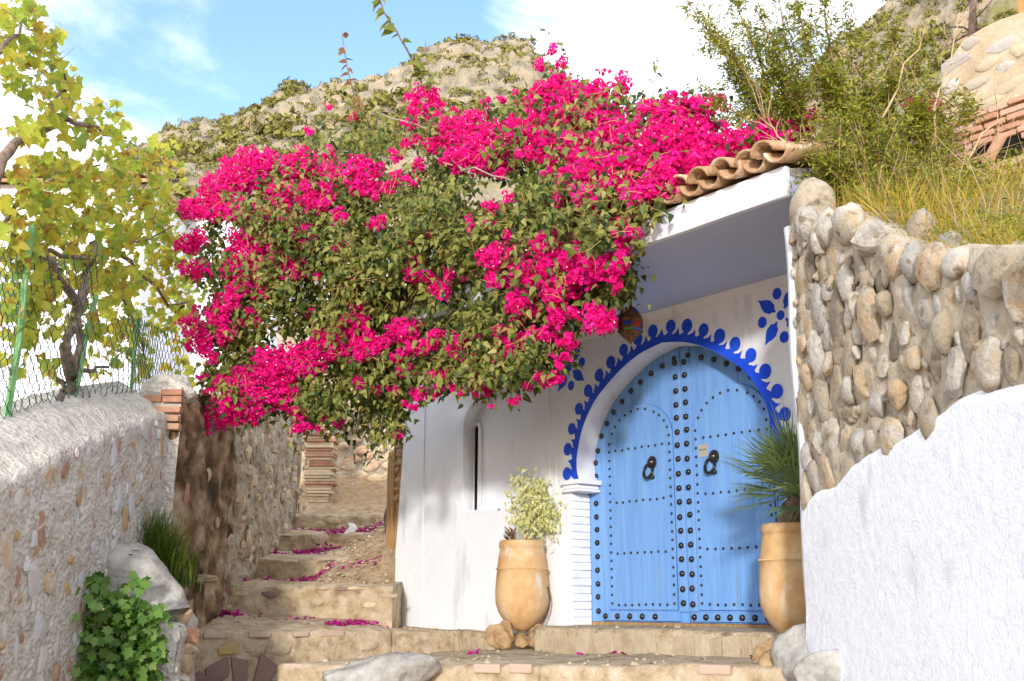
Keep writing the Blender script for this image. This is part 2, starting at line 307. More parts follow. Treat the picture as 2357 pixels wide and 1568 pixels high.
# many small pieces as one mesh (stuff) ---------------------------------------
def frames(nrm, tip):
    n = nrm / np.linalg.norm(nrm, axis=1, keepdims=True); t = tip - n * np.sum(tip * n, axis=1, keepdims=True)
    t = t / (np.linalg.norm(t, axis=1, keepdims=True) + 1e-9); b = np.cross(t, n)
    return np.stack([b, t, n], axis=2)                 # columns: width, length, normal
def scatter(name, tmpl, pos, R, scale, mat, parent=None, smooth=False, rv=None):
    tv, tf = tmpl; tv = np.asarray(tv, float); tf = np.asarray(tf); N = len(pos); k = len(tv)
    v = np.einsum('nij,kj->nki', R, tv) * np.asarray(scale).reshape(N, 1, -1) + pos[:, None, :]
    f = (tf[None] + (np.arange(N) * k)[:, None, None]).reshape(-1, tf.shape[1])
    rv = rs.rand(N) if rv is None else rv
    o = put(name, mesh_from(name, v.reshape(-1, 3), f, mat, smooth, np.repeat(rv, k)), parent)
    o['kind'] = 'stuff'; return o
def singles(name, tmpl, pos, R, scale, mat, parent):                # the same pieces, each an object sharing one mesh
    me = mesh_from(name, tmpl[0], np.asarray(tmpl[1]), mat); L = []
    for p, r, s in zip(pos, R, scale):
        o = bpy.data.objects.new(name, me); link(o, parent); o.location = p; o.rotation_euler = Matrix(r.tolist()).to_euler(); o.scale = (float(s),) * 3; L.append(o)
    return L
# leaf outlines: x across, y along, z up
HEART = ([(0, 0, 0), (.33, .20, .15), (.26, .58, .12), (0, 1.15, -.16), (-.26, .58, .12), (-.33, .20, .15), (0, .48, -.03)], [(0, 1, 6), (1, 2, 6), (2, 3, 6), (3, 4, 6), (4, 5, 6), (5, 0, 6)])
LANCE = ([(0, 0, 0), (.13, .35, .03), (0, 1, -.16), (-.13, .35, .03), (0, .42, -.02)], [(0, 1, 4), (1, 2, 4), (2, 3, 4), (3, 0, 4)])
_g = [(0, 0), (.20, -.10), (.42, .02), (.56, .12), (.40, .22), (.58, .42), (.62, .60), (.44, .58), (.34, .62), (.24, .82), (0, 1.06)]
_gl = [(x, y, .42 * abs(x) - .55 * max(0, y - .45)) for x, y in _g]; _gl = _gl + [(-x, y, z) for x, y, z in _gl[-2:0:-1]] + [(0, .34, -.03)]
GRAPE = (_gl, [(i, (i + 1) % 20, 20) for i in range(20)])
def bract_flower():
    v = []; f = []
    for k in range(3):
        a = 2 * math.pi * k / 3; R = Matrix.Rotation(a, 3, 'Z') @ Matrix.Rotation(-.65, 3, 'X')
        n = len(v)
        for p in [(0, 0, 0), (.36, .42, .10), (.22, .78, .02), (0, 1.0, -.10), (-.22, .78, .02), (-.36, .42, .10), (0, .5, -.04)]: v.append(tuple(R @ Vector(p)))
        f += [(n + i, n + (i + 1) % 6, n + 6) for i in range(6)]
    return v, f
FLOWER = bract_flower()
def sheet(name, A, mat, parent=None, smooth=True):                  # A: (nu, nv, 3)
    nu, nv = A.shape[:2]; i = np.arange(nu * nv).reshape(nu, nv)
    f = np.stack([i[:-1, :-1], i[1:, :-1], i[1:, 1:], i[:-1, 1:]], -1).reshape(-1, 4)
    return put(name, mesh_from(name, A.reshape(-1, 3), f, mat, smooth), parent)
def lerp_path(pts, n):
    pts = np.asarray(pts, float); d = np.r_[0, np.cumsum(np.linalg.norm(np.diff(pts[:, :2], axis=0), axis=1))]; t = np.linspace(0, d[-1], n)
    return np.stack([np.interp(t, d, pts[:, k]) for k in range(pts.shape[1])], 1)
def wall_ribbon(name, path, thick, n, mat, parent=None, amp=.03, sc=3.0, top_rise=0.0, nv=26, zb=None, round_=.06, batter=0.0, pits=0.0):
    """a free-standing wall along path rows (x, y, zbottom, ztop); its face is on the right of the path's left normal; thick goes behind it"""
    P = lerp_path(path, n); T = np.gradient(P[:, :2], axis=0); T /= np.linalg.norm(T, axis=1, keepdims=True); Nn = np.stack([T[:, 1], -T[:, 0]], 1)   # face normal
    rows = []
    fs = np.linspace(0, 1, nv)
    for s in fs:
        z = P[:, 2] + (P[:, 3] - round_ - P[:, 2]) * s; off = batter * (1 - s)
        rows.append(np.c_[P[:, :2] + Nn * off, z])
    rows.append(np.c_[P[:, :2] - Nn * round_ * .35, P[:, 3] - round_ * .2]); rows.append(np.c_[P[:, :2] - Nn * round_, P[:, 3]])
    for k in (.35, .7, 1.0): rows.append(np.c_[P[:, :2] - Nn * thick * k, P[:, 3] + top_rise * k])
    rows.append(np.c_[P[:, :2] - Nn * (thick + .05), P[:, 2]])
    A = np.stack(rows, 1)
    nz = fbm(A.reshape(-1, 3), sc, 4).reshape(A.shape[:2])
    if pits > 0: nz = nz - (pits / amp) * np.clip(fbm(A.reshape(-1, 3) * [1, 1, 1.2] + 7, sc * 2.6, 3).reshape(A.shape[:2]) - .18, 0, .8)
    A[..., :2] += (Nn[:, None, :] * (nz * amp)[..., None]); A[:, nv:, 2] += nz[:, nv:] * amp * .8
    cap = A[:, nv:].mean(1, keepdims=True) * 0 + A.mean(1, keepdims=True); e0 = np.repeat(A[:1].mean(1, keepdims=True), A.shape[1], 1); e1 = np.repeat(A[-1:].mean(1, keepdims=True), A.shape[1], 1); A = np.concatenate([e0, A, e1])
    o = sheet(name, A, mat, parent); return o, P, Nn

# ================================================================== SETTING
def ground_z(X, Y):
    z = np.interp(Y, [-60, 9, 11.5, 13, 17, 25, 36, 60, 140, 400], [-1.0, -.80, -.75, -.55, .7, 2.6, 5, 8, 10, 10])
    return z
def grid_xy(xs, ys): return np.stack(np.meshgrid(xs, ys, indexing='ij'), -1)
g = grid_xy(np.r_[-400, -120, -40, np.linspace(-14, 14, 40), 40, 120, 400], np.r_[-60, -20, np.linspace(-4, 40, 60), 60, 100, 200, 400])
z = ground_z(g[..., 0], g[..., 1]) + .03 * fbm(np.concatenate([g, g[..., :1] * 0], -1), 1.3, 3)
structure(sheet('ground', np.concatenate([g, z[..., None]], -1), M['dirt']))

# mountain: a ridge line some 170 m off, its near flank coming down to the houses
RIDGE = [(-700, 640), (-300, 600), (0, 540), (200, 440), (330, 338), (430, 290), (470, 283), (500, 292), (560, 262), (650, 236), (760, 206), (870, 170), (940, 138), (1000, 108), (1060, 88), (1090, 84), (1150, 88), (1215, 108), (1250, 135), (1300, 192), (1350, 235), (1420, 285), (1560, 340), (1700, 345), (1800, 270), (1860, 190), (1930, 110), (2010, 40), (2100, -50), (2250, -160), (2400, -240), (2800, -260), (3300, -100)]
az = []; hz = []
for x, y in RIDGE:
    r = ray(x, y); az.append(r[0] / r[1]); hz.append(r[2] / r[1])
nu, nv = 640, 210
a = np.linspace(az[0], az[-1], nu); tan = np.interp(a, az, hz)
A = np.zeros((nu, nv, 3))
for j, t in enumerate(np.linspace(0, 1, nv)):
    if t < .8:
        s = t / .8; Y = 42 + 128 * s; Z = 4 + (tan * 170 - 4) * (s ** .9); 
    else:
        s = (t - .8) / .2; Y = 170 + 90 * s; Z = tan * 170 * (1 - .75 * s)
    A[:, j, 0] = a * Y; A[:, j, 1] = Y; A[:, j, 2] = Z
pp = A.reshape(-1, 3)
n = (1 - np.abs(fbm(pp * [1, 1, .7], .05, 3))) * 3.0 - 3.0 + np.abs(vnoise(pp * .13)) * 2.6 + np.abs(vnoise(pp * [.34, .34, .3] + 5)) * 2.0 + np.abs(vnoise(pp * .8 + 9)) * .8 + fbm(pp, 1.6, 2) * .25 - 1.2
env = np.repeat(np.clip((A[:, :, 1] - 42) / 60, 0, 1), 1).reshape(-1)
A[..., 2] += (n * env).reshape(nu, nv); A[..., 1] += (fbm(pp + 50, .16, 3) * 2.2 * env).reshape(nu, nv)
mo = structure(sheet('mountain', A, M['mount'], smooth=False))
# shrubs scattered over it (nobody could count them)
idx = []
flatA = A[:, :int(nv * .84)]
dens = vnoise(flatA.reshape(-1, 3) * .05 + 9).reshape(flatA.shape[:2])
bp = []; bs = []
while len(bp) < 9000:
    i = rnd.randrange(nu - 1); j = rnd.randrange(int(nv * .28), int(nv * .80)); low = 1 - j / (nv * .8)
    if rnd.random() < .26 + max(0, dens[i, j]) * 1.1 + .35 * max(0, low - .35):
        p = flatA[i, j] + np.array([rnd.uniform(-.6, .6), 0, .1]); bp.append(p); bs.append(rnd.uniform(.30, .95) * (1.7 if rnd.random() < .12 else .9))
pos = []; tip = []; sc = []; rv = []
for p, s in zip(bp, bs):
    k = int(14 + 20 * s); d = rs.randn(k, 3); d /= np.linalg.norm(d, axis=1, keepdims=True); d[:, 2] = np.abs(d[:, 2]) * .75
    pos.append(p + d * s * rs.uniform(.6, 1.0, (k, 1))); tip.append(d); sc += list(rs.uniform(.35, .6, k) * s); rv += list((rs.rand(k) * .5 + rnd.random() * .5) % 1)
pos = np.concatenate(pos); tip = np.concatenate(tip)
scatter('mountain_shrubs', HEART, pos, frames(tip + rs.randn(*tip.shape) * .5, rs.randn(*tip.shape)), np.array(sc), M['bush'], rv=np.array(rv))

# raised hillside behind the cobble wall
us = np.linspace(0, 1, 60); vs_ = np.linspace(0, 1, 50)
A = np.zeros((60, 50, 3))
for i, u in enumerate(us):
    Y = 2.0 + 11.5 * u
    xw = 1.864 + (6.885 - Y) * .0991 + .22 if Y < 6.885 else 1.864 + (Y - 6.885) * .95 + .25
    zt = np.interp(Y, [2, 4.27, 4.63, 5.05, 5.42, 5.92, 6.3, 6.88, 8.5, 13.5], [1.30, 1.42, 1.50, 1.62, 1.76, 2.10, 2.28, 2.45, 3.0, 4.4])
    for j, v in enumerate(vs_):
        X = xw + 7 * v ** 1.3; A[i, j] = (X, Y, zt - .06 + min(.50, .30 * (X - xw)))
A[..., 2] += .05 * fbm(A.reshape(-1, 3), 2.0, 4).reshape(60, 50)
HILL = A
b0 = A[:, :1].copy(); b0[..., 2] -= 3; a0 = np.concatenate([b0, A], 1); a1 = a0[-1:].copy(); a1[..., 2] -= 4
structure(sheet('hillside', np.concatenate([a0, a1]), M['soil']))

# stair treads climbing the alley: a row of slabs with worn fronts, each its own piece
stairs = structure(empty('stairs', (-2.2, 12, -.2)))
def slab(name, FL, FR, depth, rise_back, zbot, mat, parent=None, nu=46, amp=.018, offset=(0, 0, 0)):
    FL = np.array(FL, float); FR = np.array(FR, float); d = FR - FL; d[2] = 0; d /= np.linalg.norm(d); back = np.array([-d[1], d[0], 0])
    rows = []
    prof = [(0.02, zbot, 1), (0.008, .5, 2), (0.0, .86, 2), (.012, .965, 2), (.045, 1.0, 2)] + [(depth * k, 1.0 + k, 3) for k in (.15, .3, .5, .7, .85, 1.0)]
    for b, zf, md in prof:
        L = np.linspace(0, 1, nu)[:, None] * (FR - FL) + FL + back * b
        if md == 1: L[:, 2] = zbot
        elif md == 2: L[:, 2] = zbot + (L[:, 2] - zbot) * zf
        else: L[:, 2] += rise_back * (zf - 1)
        rows.append(L)
    A = np.stack(rows, 1); nz = fbm(A.reshape(-1, 3), 2.6, 4).reshape(A.shape[:2]); n2 = fbm(A.reshape(-1, 3) + 31, 7, 3).reshape(A.shape[:2])
    A -= back * (nz * amp * 1.6 + n2 * amp * .8)[..., None]; A[..., 2] += nz * amp + n2 * amp * .4
    A -= np.array(offset)
    e0, e1 = A[:1].copy(), A[-1:].copy(); e0[..., 2] = zbot - offset[2]; e1[..., 2] = zbot - offset[2]; A = np.concatenate([e0, A, e1])      # the two ends
    o = sheet(name, A, mat, parent)
    return o
ST = [  # left x, right x (picture), y of the front edge, distance, bottom z, tread depth, rise to the back
    (470, 905, 1345, 12.5, -.35, 1.7, .12), (455, 930, 1283, 13.9, .0, 1.5, .19), (470, 945, 1227, 15.2, .4, 1.6, .18), (560, 960, 1182, 16.6, .8, 2.4, .12)]
for xl, xr, y, Y, zb, dp, rb in ST:
    L = at(xl, y, Y); R_ = at(xr, y + 4, Y - .05); slab('step', L, R_, dp, rb, zb, M['step'], stairs, offset=(-2.2, 12, -.2))
    for k in range(13):
        s = stone_mesh('stone', M[rnd.choice(('rstone', 'rstone', 'clad', 'slab'))], rnd.randrange(9999), 1, 6, .5)
        t = (k + rnd.uniform(.1, .9)) / 13; p = L + (R_ - L) * t + np.array([2.2, -12 - .0, .2]); up = rnd.random() < .4; p[2] -= .035 if up else rnd.uniform(.08, .24)
        put('stone', s, stairs, p, (0, rnd.uniform(-.1, .1), 0), (rnd.uniform(.09, .17), .05, rnd.uniform(.02, .035) if up else rnd.uniform(.04, .075)))
# landing at the foot of the stairs, and its faced front
LA = [at(440, 1455, 10.75), at(905, 1449, 11.85)]
landing = structure(slab('landing', LA[0], LA[1], 2.2, .26, -.95, M['step'], None, 70))
e_ = H(-3.15, -.17, -.135); slab('paving', LA[1], e_, 1.5, .02, -.95, M['step'], landing, 40)
fr = (LA[1] - LA[0]); L_ = np.linalg.norm(fr[:2]); dr = fr / np.linalg.norm(fr); bk = np.array([-dr[1], dr[0], 0])
ang = math.atan2(dr[1], dr[0])
for k, (x, w) in enumerate([(.12, .24), (.56, .22), (1.02, .16), (1.32, .24)]):
    m = MB(); m.box(0, w, -.012, .05, -.055, -.002); o = m.build('brick', M['pink'], landing, bevel=.008); o.location = LA[0] + dr * x * 1.0 - bk * .012 + np.array([0, 0, -.004]); o.rotation_euler = (0, 0, ang)
def onfront(x, y, out=.0):            # a spot on the landing's front, seen at (x, y)
    n = bk; return on_plane(x, y, LA[0] - bk * out, n)
def facet(name, poly, mat, parent, out, plane_p, plane_n, depth=.04):
    """a flat stone with the given outline set into a face"""
    pts = [on_plane(x, y, plane_p - plane_n * out, plane_n) for x, y in poly]; c = sum(pts) / len(pts)
    v = [tuple(p) for p in pts] + [tuple(p + plane_n * depth) for p in pts]; n_ = len(pts)
    me = mesh_from(name, v, [tuple(range(n_))] + [((i + 1) % n_, i, n_ + i, n_ + (i + 1) % n_) for i in range(n_)], mat)
    bm = bmesh.new(); bm.from_mesh(me); bmesh.ops.recalc_face_normals(bm, faces=bm.faces)
    bmesh.ops.bevel(bm, geom=[e for e in bm.edges if len(e.link_faces) == 2], offset=.007, segments=1, affect='EDGES'); bm.to_mesh(me); bm.free()
    return put(name, me, parent)
for poly in [[(505, 1541), (558, 1514), (561, 1555), (520, 1588), (512, 1590)], [(564, 1513), (604, 1522), (600, 1590), (572, 1592)], [(612, 1590), (634, 1503), (672, 1534), (668, 1548), (640, 1592)], [(463, 1578), (492, 1546), (512, 1560), (514, 1640), (470, 1640)], [(440, 1620), (458, 1585), (466, 1640), (440, 1650)]]:
    facet('stone', [(x - 32, y - 2) for x, y in poly], M['slab'], landing, .028, LA[0], bk)
facet('stone', [(502, 1492), (544, 1482), (546, 1506), (504, 1508)], flat('yellow_stone', (.46, .33, .13), bump=.3), landing, .025, LA[0], bk)
for k in range(9):
    x = rnd.uniform(460, 880); y = 1462 + rnd.uniform(10, 34); p = onfront(x, y)
    put('stone', stone_mesh('stone', M['clad'], 60 + k, 1, 6, .3), landing, p, (0, rnd.uniform(-.3, .3), ang), (rnd.uniform(.08, .15), .06, rnd.uniform(.05, .08)))
# terrace in front of the door
TA = at(640, 1531, 8.55); TB = at(1240, 1532, 7.75); TC = at(1770, 1533, 7.0); TD = at(2000, 1535, 6.7)
terr = structure(empty('terrace', tuple(TA)))
A1 = slab('paving', TA, TB, 4.2, -.02, -.95, M['step'], None, 60); A2 = slab('paving', TB, TD, 4.0, .0, -.95, M['step'], None, 60)
for o in (A1, A2): o.parent = terr; o.matrix_parent_inverse = Matrix.Translation(-Vector(TA))
for k in range(16):                                     # worn brick nosing along the edge
    t = (k + .2) / 16; p = (TA + (TD - TA) * t); p[2] = np.interp(p[0], [TA[0], TB[0], TC[0]], [TA[2], TB[2], TC[2]])
    if k not in (0, 6, 7, 12): continue
    pa = TA if p[0] < TB[0] else TB; pb = TB if p[0] < TB[0] else TD; dd = pb - pa; tt = (p[0] - pa[0]) / dd[0]; p = pa + dd * tt
    m = MB(); m.box(0, rnd.uniform(.17, .21), -.02, .11, -.05, .012); o = m.build('brick', M['pink'], terr, bevel=.012); o.location = p - TA; o.rotation_euler = (0, 0, math.atan2(dd[1], dd[0]) + rnd.uniform(-.03, .03))
# dirt bank heaped along the right of the stairs
A = np.zeros((40, 26, 3))
for i, t in enumerate(np.linspace(0, 1, 40)):
    Y = 12.75 + 5.2 * t; zb = np.interp(Y, [12.5, 13.9, 15.2, 16.6, 18.2], [.18, .50, .86, 1.22, 1.5])
    for j, s in enumerate(np.linspace(0, 1, 26)):
        X = -2.42 + .35 * t + (.90 + .5 * t) * s; A[i, j] = (X, Y, zb - .10 + .46 * min(1, s * 1.25) * min(1, .30 + t * 2.2) - .12 * (1 - min(1, t * 6)))
A[..., 2] += .03 * fbm(A.reshape(-1, 3), 5, 4).reshape(40, 26); BANK = A
def skirt(A, dz):
    a0 = A[:1].copy(); a1 = A[-1:].copy(); a0[..., 2] -= dz; a1[..., 2] -= dz; A = np.concatenate([a0, A, a1]); b0 = A[:, :1].copy(); b1 = A[:, -1:].copy(); b0[..., 2] -= dz; b1[..., 2] -= dz
    return np.concatenate([b0, A, b1], 1)
structure(sheet('dirt_bank', skirt(A, .5), M['dirt']))
# ground of the far end of the alley, rising to the rubble wall
A = np.zeros((50, 30, 3))
for i, u in enumerate(np.linspace(0, 1, 50)):
    for j, v in enumerate(np.linspace(0, 1, 30)):
        X = -4.2 + 7.5 * u; Y = 17.6 + 4.6 * v; A[i, j] = (X, Y, 1.25 + 1.40 * v ** .85 + .25 * max(0, (X + 2.6)) * v)
A[..., 2] += .10 * fbm(A.reshape(-1, 3), 1.6, 4).reshape(50, 30); FAR = A
structure(sheet('alley_ground', A, M['dirt']))

# ================================================================== THE HOUSE
house = empty('white_house', tuple(P0), HROT)
tag(house, 'whitewashed house with arched blue studded double door under a tiled porch', 'house')
XC = -.13
ARCH = [(-1.15, 1.33), (-1.19, 1.40), (-1.215, 1.5), (-1.20, 1.65), (-1.12, 1.88), (-.965, 2.10), (-.78, 2.25), (-.53, 2.40), (-.28, 2.50), (0, 2.55)]
def smooth_curve(pts, n=8):
    P = np.array(pts); out_ = []
    for i in range(len(P) - 1):
        p0 = P[max(i - 1, 0)]; p1 = P[i]; p2 = P[i + 1]; p3 = P[min(i + 2, len(P) - 1)]
        for t in np.linspace(0, 1, n, endpoint=False):
            out_.append(.5 * ((2 * p1) + (-p0 + p2) * t + (2 * p0 - 5 * p1 + 4 * p2 - p3) * t * t + (-p0 + 3 * p1 - 3 * p2 + p3) * t ** 3))
    out_.append(P[-1]); return out_
half = [(x + XC, z) for x, z in smooth_curve(ARCH, 5)]
ARCHF = half + [(2 * XC - x, z) for x, z in half[-2::-1]]
outer = [(-4.69, -.5), (-4.66, .6), (-4.55, 1.8), (-4.46, 3.05), (3.3, 3.05), (3.3, -.5), (1.18, -.5), (1.18, 1.33)] + ARCHF[::-1] + [(-1.44, 1.33), (-1.44, -.5)]
niche = [(-3.27, 1.20), (-2.02, 1.12), (-2.02, 2.15)] + arc_pts(-2.645, 2.15, .625, .36, .05, math.pi, 14)
plate('wall', outer, [niche], 0.0, .25, M['white'], house, .008)
slit = [(-3.262, 1.19), (-3.165, 1.185), (-3.165, 2.08)] + arc_pts(-3.213, 2.11, .055, .065, -.4, math.pi + .4, 10)
nb = plate('niche_back', [(-3.4, 1.0), (-1.9, 1.0), (-1.9, 2.7), (-3.4, 2.7)], [slit], .15, .166, M['white'], house)
m = MB(); m.box(-3.269, -3.12, .168, .30, 1.1, 2.3); m.build('slit_shade_block', M['dark'], house)  # dark block close behind the slit; its colour stands in for shade inside
rim = [(-3.160, 1.19), (-3.105, 1.185), (-3.105, 2.10)] + arc_pts(-3.205, 2.115, .10, .095, 0, 2.6, 10) + list(reversed(arc_pts(-3.205, 2.112, .058, .055, 0, 2.6, 10)))
plate('slit_rim', rim, [], .118, .1495, M['white'], house, .005)
m = MB()
m.box(-4.62, -4.40, .252, 4.2, -.5, 3.0); m.box(-4.39, 3.3, 4.0, 4.2, -.5, 3.4); m.box(3.08, 3.3, .252, 3.99, -.5, 3.2); m.build('side_wall', M['white'], house)
# left corner pilaster and the strips beside the door
m = MB(); v = [(-4.685, -.003, -.45), (-4.05, -.012, -.45), (-4.05, -.012, 2.84), (-4.455, -.003, 2.84), (-4.685, .05, -.45), (-4.05, .05, -.45), (-4.05, .05, 2.84), (-4.455, .05, 2.84)]
m.add(v, [(0, 1, 2, 3), (0, 3, 7, 4), (1, 5, 6, 2), (3, 2, 6, 7)]); m.build('pilaster', M['white'], house)
m = MB(); m.box(-1.83, -1.75, -.014, .02, .9, 2.83); m.box(-1.68, -1.655, -.010, .02, .9, 2.83); m.build('pilaster', M['white'], house, bevel=.004)
# cove between wall and ceiling
m = MB(); m.prism([(0, 0)], 0, 0) if False else None
m.add([(-3.28, .02, 2.775), (2.49, .02, 2.775), (2.49, -.015, 2.785), (-3.28, -.015, 2.785), (-3.28, -.03, 2.81), (2.49, -.03, 2.81), (-3.28, -.08, 2.851), (2.49, -.08, 2.851), (-3.28, .02, 2.851), (2.49, .02, 2.851)], [(0, 1, 2, 3), (3, 2, 5, 4), (4, 5, 7, 6), (6, 7, 9, 8)])
m.build('cornice', M['white'], house)
# porch
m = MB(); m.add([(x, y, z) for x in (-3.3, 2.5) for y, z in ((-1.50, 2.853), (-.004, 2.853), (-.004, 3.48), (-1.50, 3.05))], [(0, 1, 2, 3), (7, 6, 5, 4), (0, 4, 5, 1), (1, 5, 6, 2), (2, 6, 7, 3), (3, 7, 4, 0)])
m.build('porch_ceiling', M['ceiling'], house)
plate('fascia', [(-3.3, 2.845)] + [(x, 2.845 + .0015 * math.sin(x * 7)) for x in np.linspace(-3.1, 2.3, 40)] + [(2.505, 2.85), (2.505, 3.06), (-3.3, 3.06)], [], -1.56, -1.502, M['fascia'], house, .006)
roof = MB(); roof.add([(-3.3, -1.5, 3.055), (2.5, -1.5, 3.055), (2.5, .6, 3.62), (-3.3, .6, 3.62), (-3.3, 4.2, 4.3), (2.5, 4.2, 4.3), (-3.3, -1.5, 3.0), (2.5, -1.5, 3.0), (-3.3, 4.2, 3.2), (2.5, 4.2, 3.2)], [(0, 1, 2, 3), (3, 2, 5, 4), (6, 7, 1, 0), (1, 7, 9, 5, 2), (4, 5, 9, 8)]); rf = roof.build('roof', M['tile'], house)
def tile_mesh(up):
    m = MB(); k = 9; R1, R2 = .105, .085; Ln = .42; v = []
    for y, sca in ((0, 1.0), (Ln, .86)):
        for r in (R1, R2):
            for j in range(k):
                t = math.pi * j / (k - 1); c, s = math.cos(t) * r * sca, math.sin(t) * r * .92 * sca
                v.append((c, y, s if up else -s))
    f = []
    for j in range(k - 1):
        f += [(j, j + 1, 2 * k + j + 1, 2 * k + j), (k + j + 1, k + j, 3 * k + j, 3 * k + j + 1), (j + 1, j, k + j, k + j + 1), (2 * k + j, 2 * k + j + 1, 3 * k + j + 1, 3 * k + j)]
    f += [(0, 2 * k, 3 * k, k), (k - 1, 2 * k - 1, 4 * k - 1, 3 * k - 1)]
    return mesh_from('roof_tile', v, f, M['tile'], True)
tu, td = tile_mesh(True), tile_mesh(False); sl = math.atan2(.565, 2.1)
for row in range(3):
    for k in range(29 if row == 0 else 12):
        x = 2.515 - .198 * k; y = -1.66 + .34 * row; z_ = 3.045 + .092 + (.34 * row) * math.tan(sl) 
        put('roof_tile', td, rf, (x + rnd.uniform(-.012, .012), y + rnd.uniform(-.025, .02), z_ + .008 + rnd.uniform(-.006, .006)), (sl + rnd.uniform(-.04, .04), rnd.uniform(-.09, .09), rnd.uniform(-.06, .06)))
        put('roof_tile', tu, rf, (x - .099 + rnd.uniform(-.012, .012), y + .02 + rnd.uniform(-.03, .03), z_ + .012 + rnd.uniform(-.006, .006)), (sl + rnd.uniform(-.05, .05), rnd.uniform(-.10, .10), rnd.uniform(-.07, .07)))
# impost blocks and painted jamb bricks
for sx in (-1, 1):
    m = MB(); X = XC + sx * 1.31; inner = XC + sx * 1.125
    for (z0, z1, e) in ((1.255, 1.285, .03), (1.287, 1.325, .005), (1.327, 1.375, .055)):
        x0, x1 = sorted((X - sx * (-.085 - e * .4), inner - sx * e + sx * .045)); m.box(x0, x1, -.035 - e * .5, .249, z0, z1)
    m.build('impost', M['white'], house, bevel=.012)
for sx in (-1, 1):
    X = XC + sx * 1.31
    for k in range(17):
        z0 = -.03 + k * .075
        for (y0, y1) in (((-.004, .115), (.122, .246)) if k % 2 else ((-.004, .245),)):
            m = MB(); d = rnd.uniform(.006, .018); x0, x1 = sorted((X + sx * .02, X - sx * d)); m.box(x0, x1, y0 - rnd.uniform(.0, .008), y1, z0 + .002, z0 + .0715 + rnd.uniform(-.003, .003)); m.build('brick', M['white'], house, bevel=.006)
# painted cobalt surround: band, thorns and dots
nrm = []
AF = np.array(ARCHF); T = np.gradient(AF, axis=0); T /= np.linalg.norm(T, axis=1, keepdims=True); NO = np.stack([-T[:, 1], T[:, 0]], 1)
AF2 = AF[4:-4] ; NO2 = NO[4:-4]
ext = [(-1.39, 1.38), (-1.37, 1.45)]
s_ = np.r_[0, np.cumsum(np.linalg.norm(np.diff(AF2, axis=0), axis=1))]; tot = s_[-1]; ND = 20
def on_arch(s, o):
    return np.array([np.interp(s, s_, AF2[:, 0]), np.interp(s, s_, AF2[:, 1])]) + np.array([np.interp(s, s_, NO2[:, 0]), np.interp(s, s_, NO2[:, 1])]) * o
step = tot / ND; out_pts = []
ss = np.linspace(0, tot, ND * 14 + 1)
for s in ss:
    ph = (s / step) % 1.0                       # dot neck at .5, thorn at 0
    d = .085
    if ph > .80: d += .052 * ((ph - .80) / .20) ** 1.6
    elif ph < .06: d += .052 * (1 - ph / .06)
    elif .38 < ph < .62: d += .020 * (1 - abs(ph - .5) / .12)
    else: d -= .012 * math.sin(ph * 6.28 * 2)
    out_pts.append(tuple(on_arch(s, d)))
inn = [tuple(on_arch(s, .004)) for s in ss]
band = plate('painted_band', out_pts + inn[::-1], [], -.0045, -.0015, M['cobalt'], house)
for k in range(ND):
    c = on_arch((k + .5) * step, .152 + rnd.uniform(-.004, .004)); r = .061 * rnd.uniform(.92, 1.06); base = on_arch((k + .5) * step, .085)
    d = (c - base); d /= np.linalg.norm(d); a0 = math.atan2(-d[1], -d[0]); pts = [(c[0] + r * math.cos(a0 + t), c[1] + r * 1.05 * math.sin(a0 + t)) for t in np.linspace(.55, 2 * math.pi - .55, 18)]
    q = np.array([-d[1], d[0]]); pts += [tuple(base + q * .017 - d * .012), tuple(base - q * .017 - d * .012)]
    plate('painted_dot', pts, [], -.0085, -.0052, M['cobalt'], band)
def rosette(cx, cz):
    g_ = empty('painted_flower', (0, 0, 0), 0, house)
    plate('painted_dot', arc_pts(cx, cz, .040, .042, 0, 2 * math.pi, 16)[:-1], [], -.0045, -.0015, M['cobalt'], g_)
    for k in range(4):
        a_ = k * math.pi / 2 + .12; plate('painted_dot', arc_pts(cx + .195 * math.cos(a_), cz + .195 * math.sin(a_), .046, .05, 0, 2 * math.pi, 16)[:-1], [], -.0045, -.0015, M['cobalt'], g_)
        a_ += math.pi / 4; c, s = math.cos(a_), math.sin(a_)
        pt = [(.065, .008), (.09, .016), (.11, .045), (.17, .058), (.215, .04), (.25, .016), (.29, .0)]; pt = pt + [(u, -v) for u, v in pt[-2::-1]]
        plate('painted_petal', [(cx + u * c - v * s, cz + u * s + v * c) for u, v in pt], [], -.0045, -.0015, M['cobalt'], g_)
rosette(1.23, 2.535); rosette(-1.44, 2.535)

# the two door leaves
def arch_top(x):
    h = [(p[0], p[1]) for p in half]; xs = [p[0] for p in h[12:]]; zs = [p[1] for p in h[12:]]; xm = x if x < XC else 2 * XC - x
    return float(np.interp(xm, xs, zs))
big = MB(); big.lathe([(.029, 0), (.028, .010), (.022, .021), (.012, .028), (.001, .030)], 12)
small = MB(); small.lathe([(.0135, 0), (.013, .006), (.009, .011), (.001, .014)], 9)
def stud_mesh(mb): 
    me = mesh_from('stud', mb.v, mb.f, M['iron'], True); me.transform(Matrix.Rotation(math.pi / 2, 4, 'X')); return me
BIG, SML = stud_mesh(big), stud_mesh(small)
def panel_outline(x0, x1, z0, zs, zt):
    cx = (x0 + x1) / 2; r = (x1 - x0) / 2
    return [(x0, z0), (x1, z0), (x1, zs)] + [(cx + r * math.cos(t), zs + (zt - zs) * math.sin(t) ** .9) for t in np.linspace(.05, math.pi - .05, 22)] + [(x0, zs)]
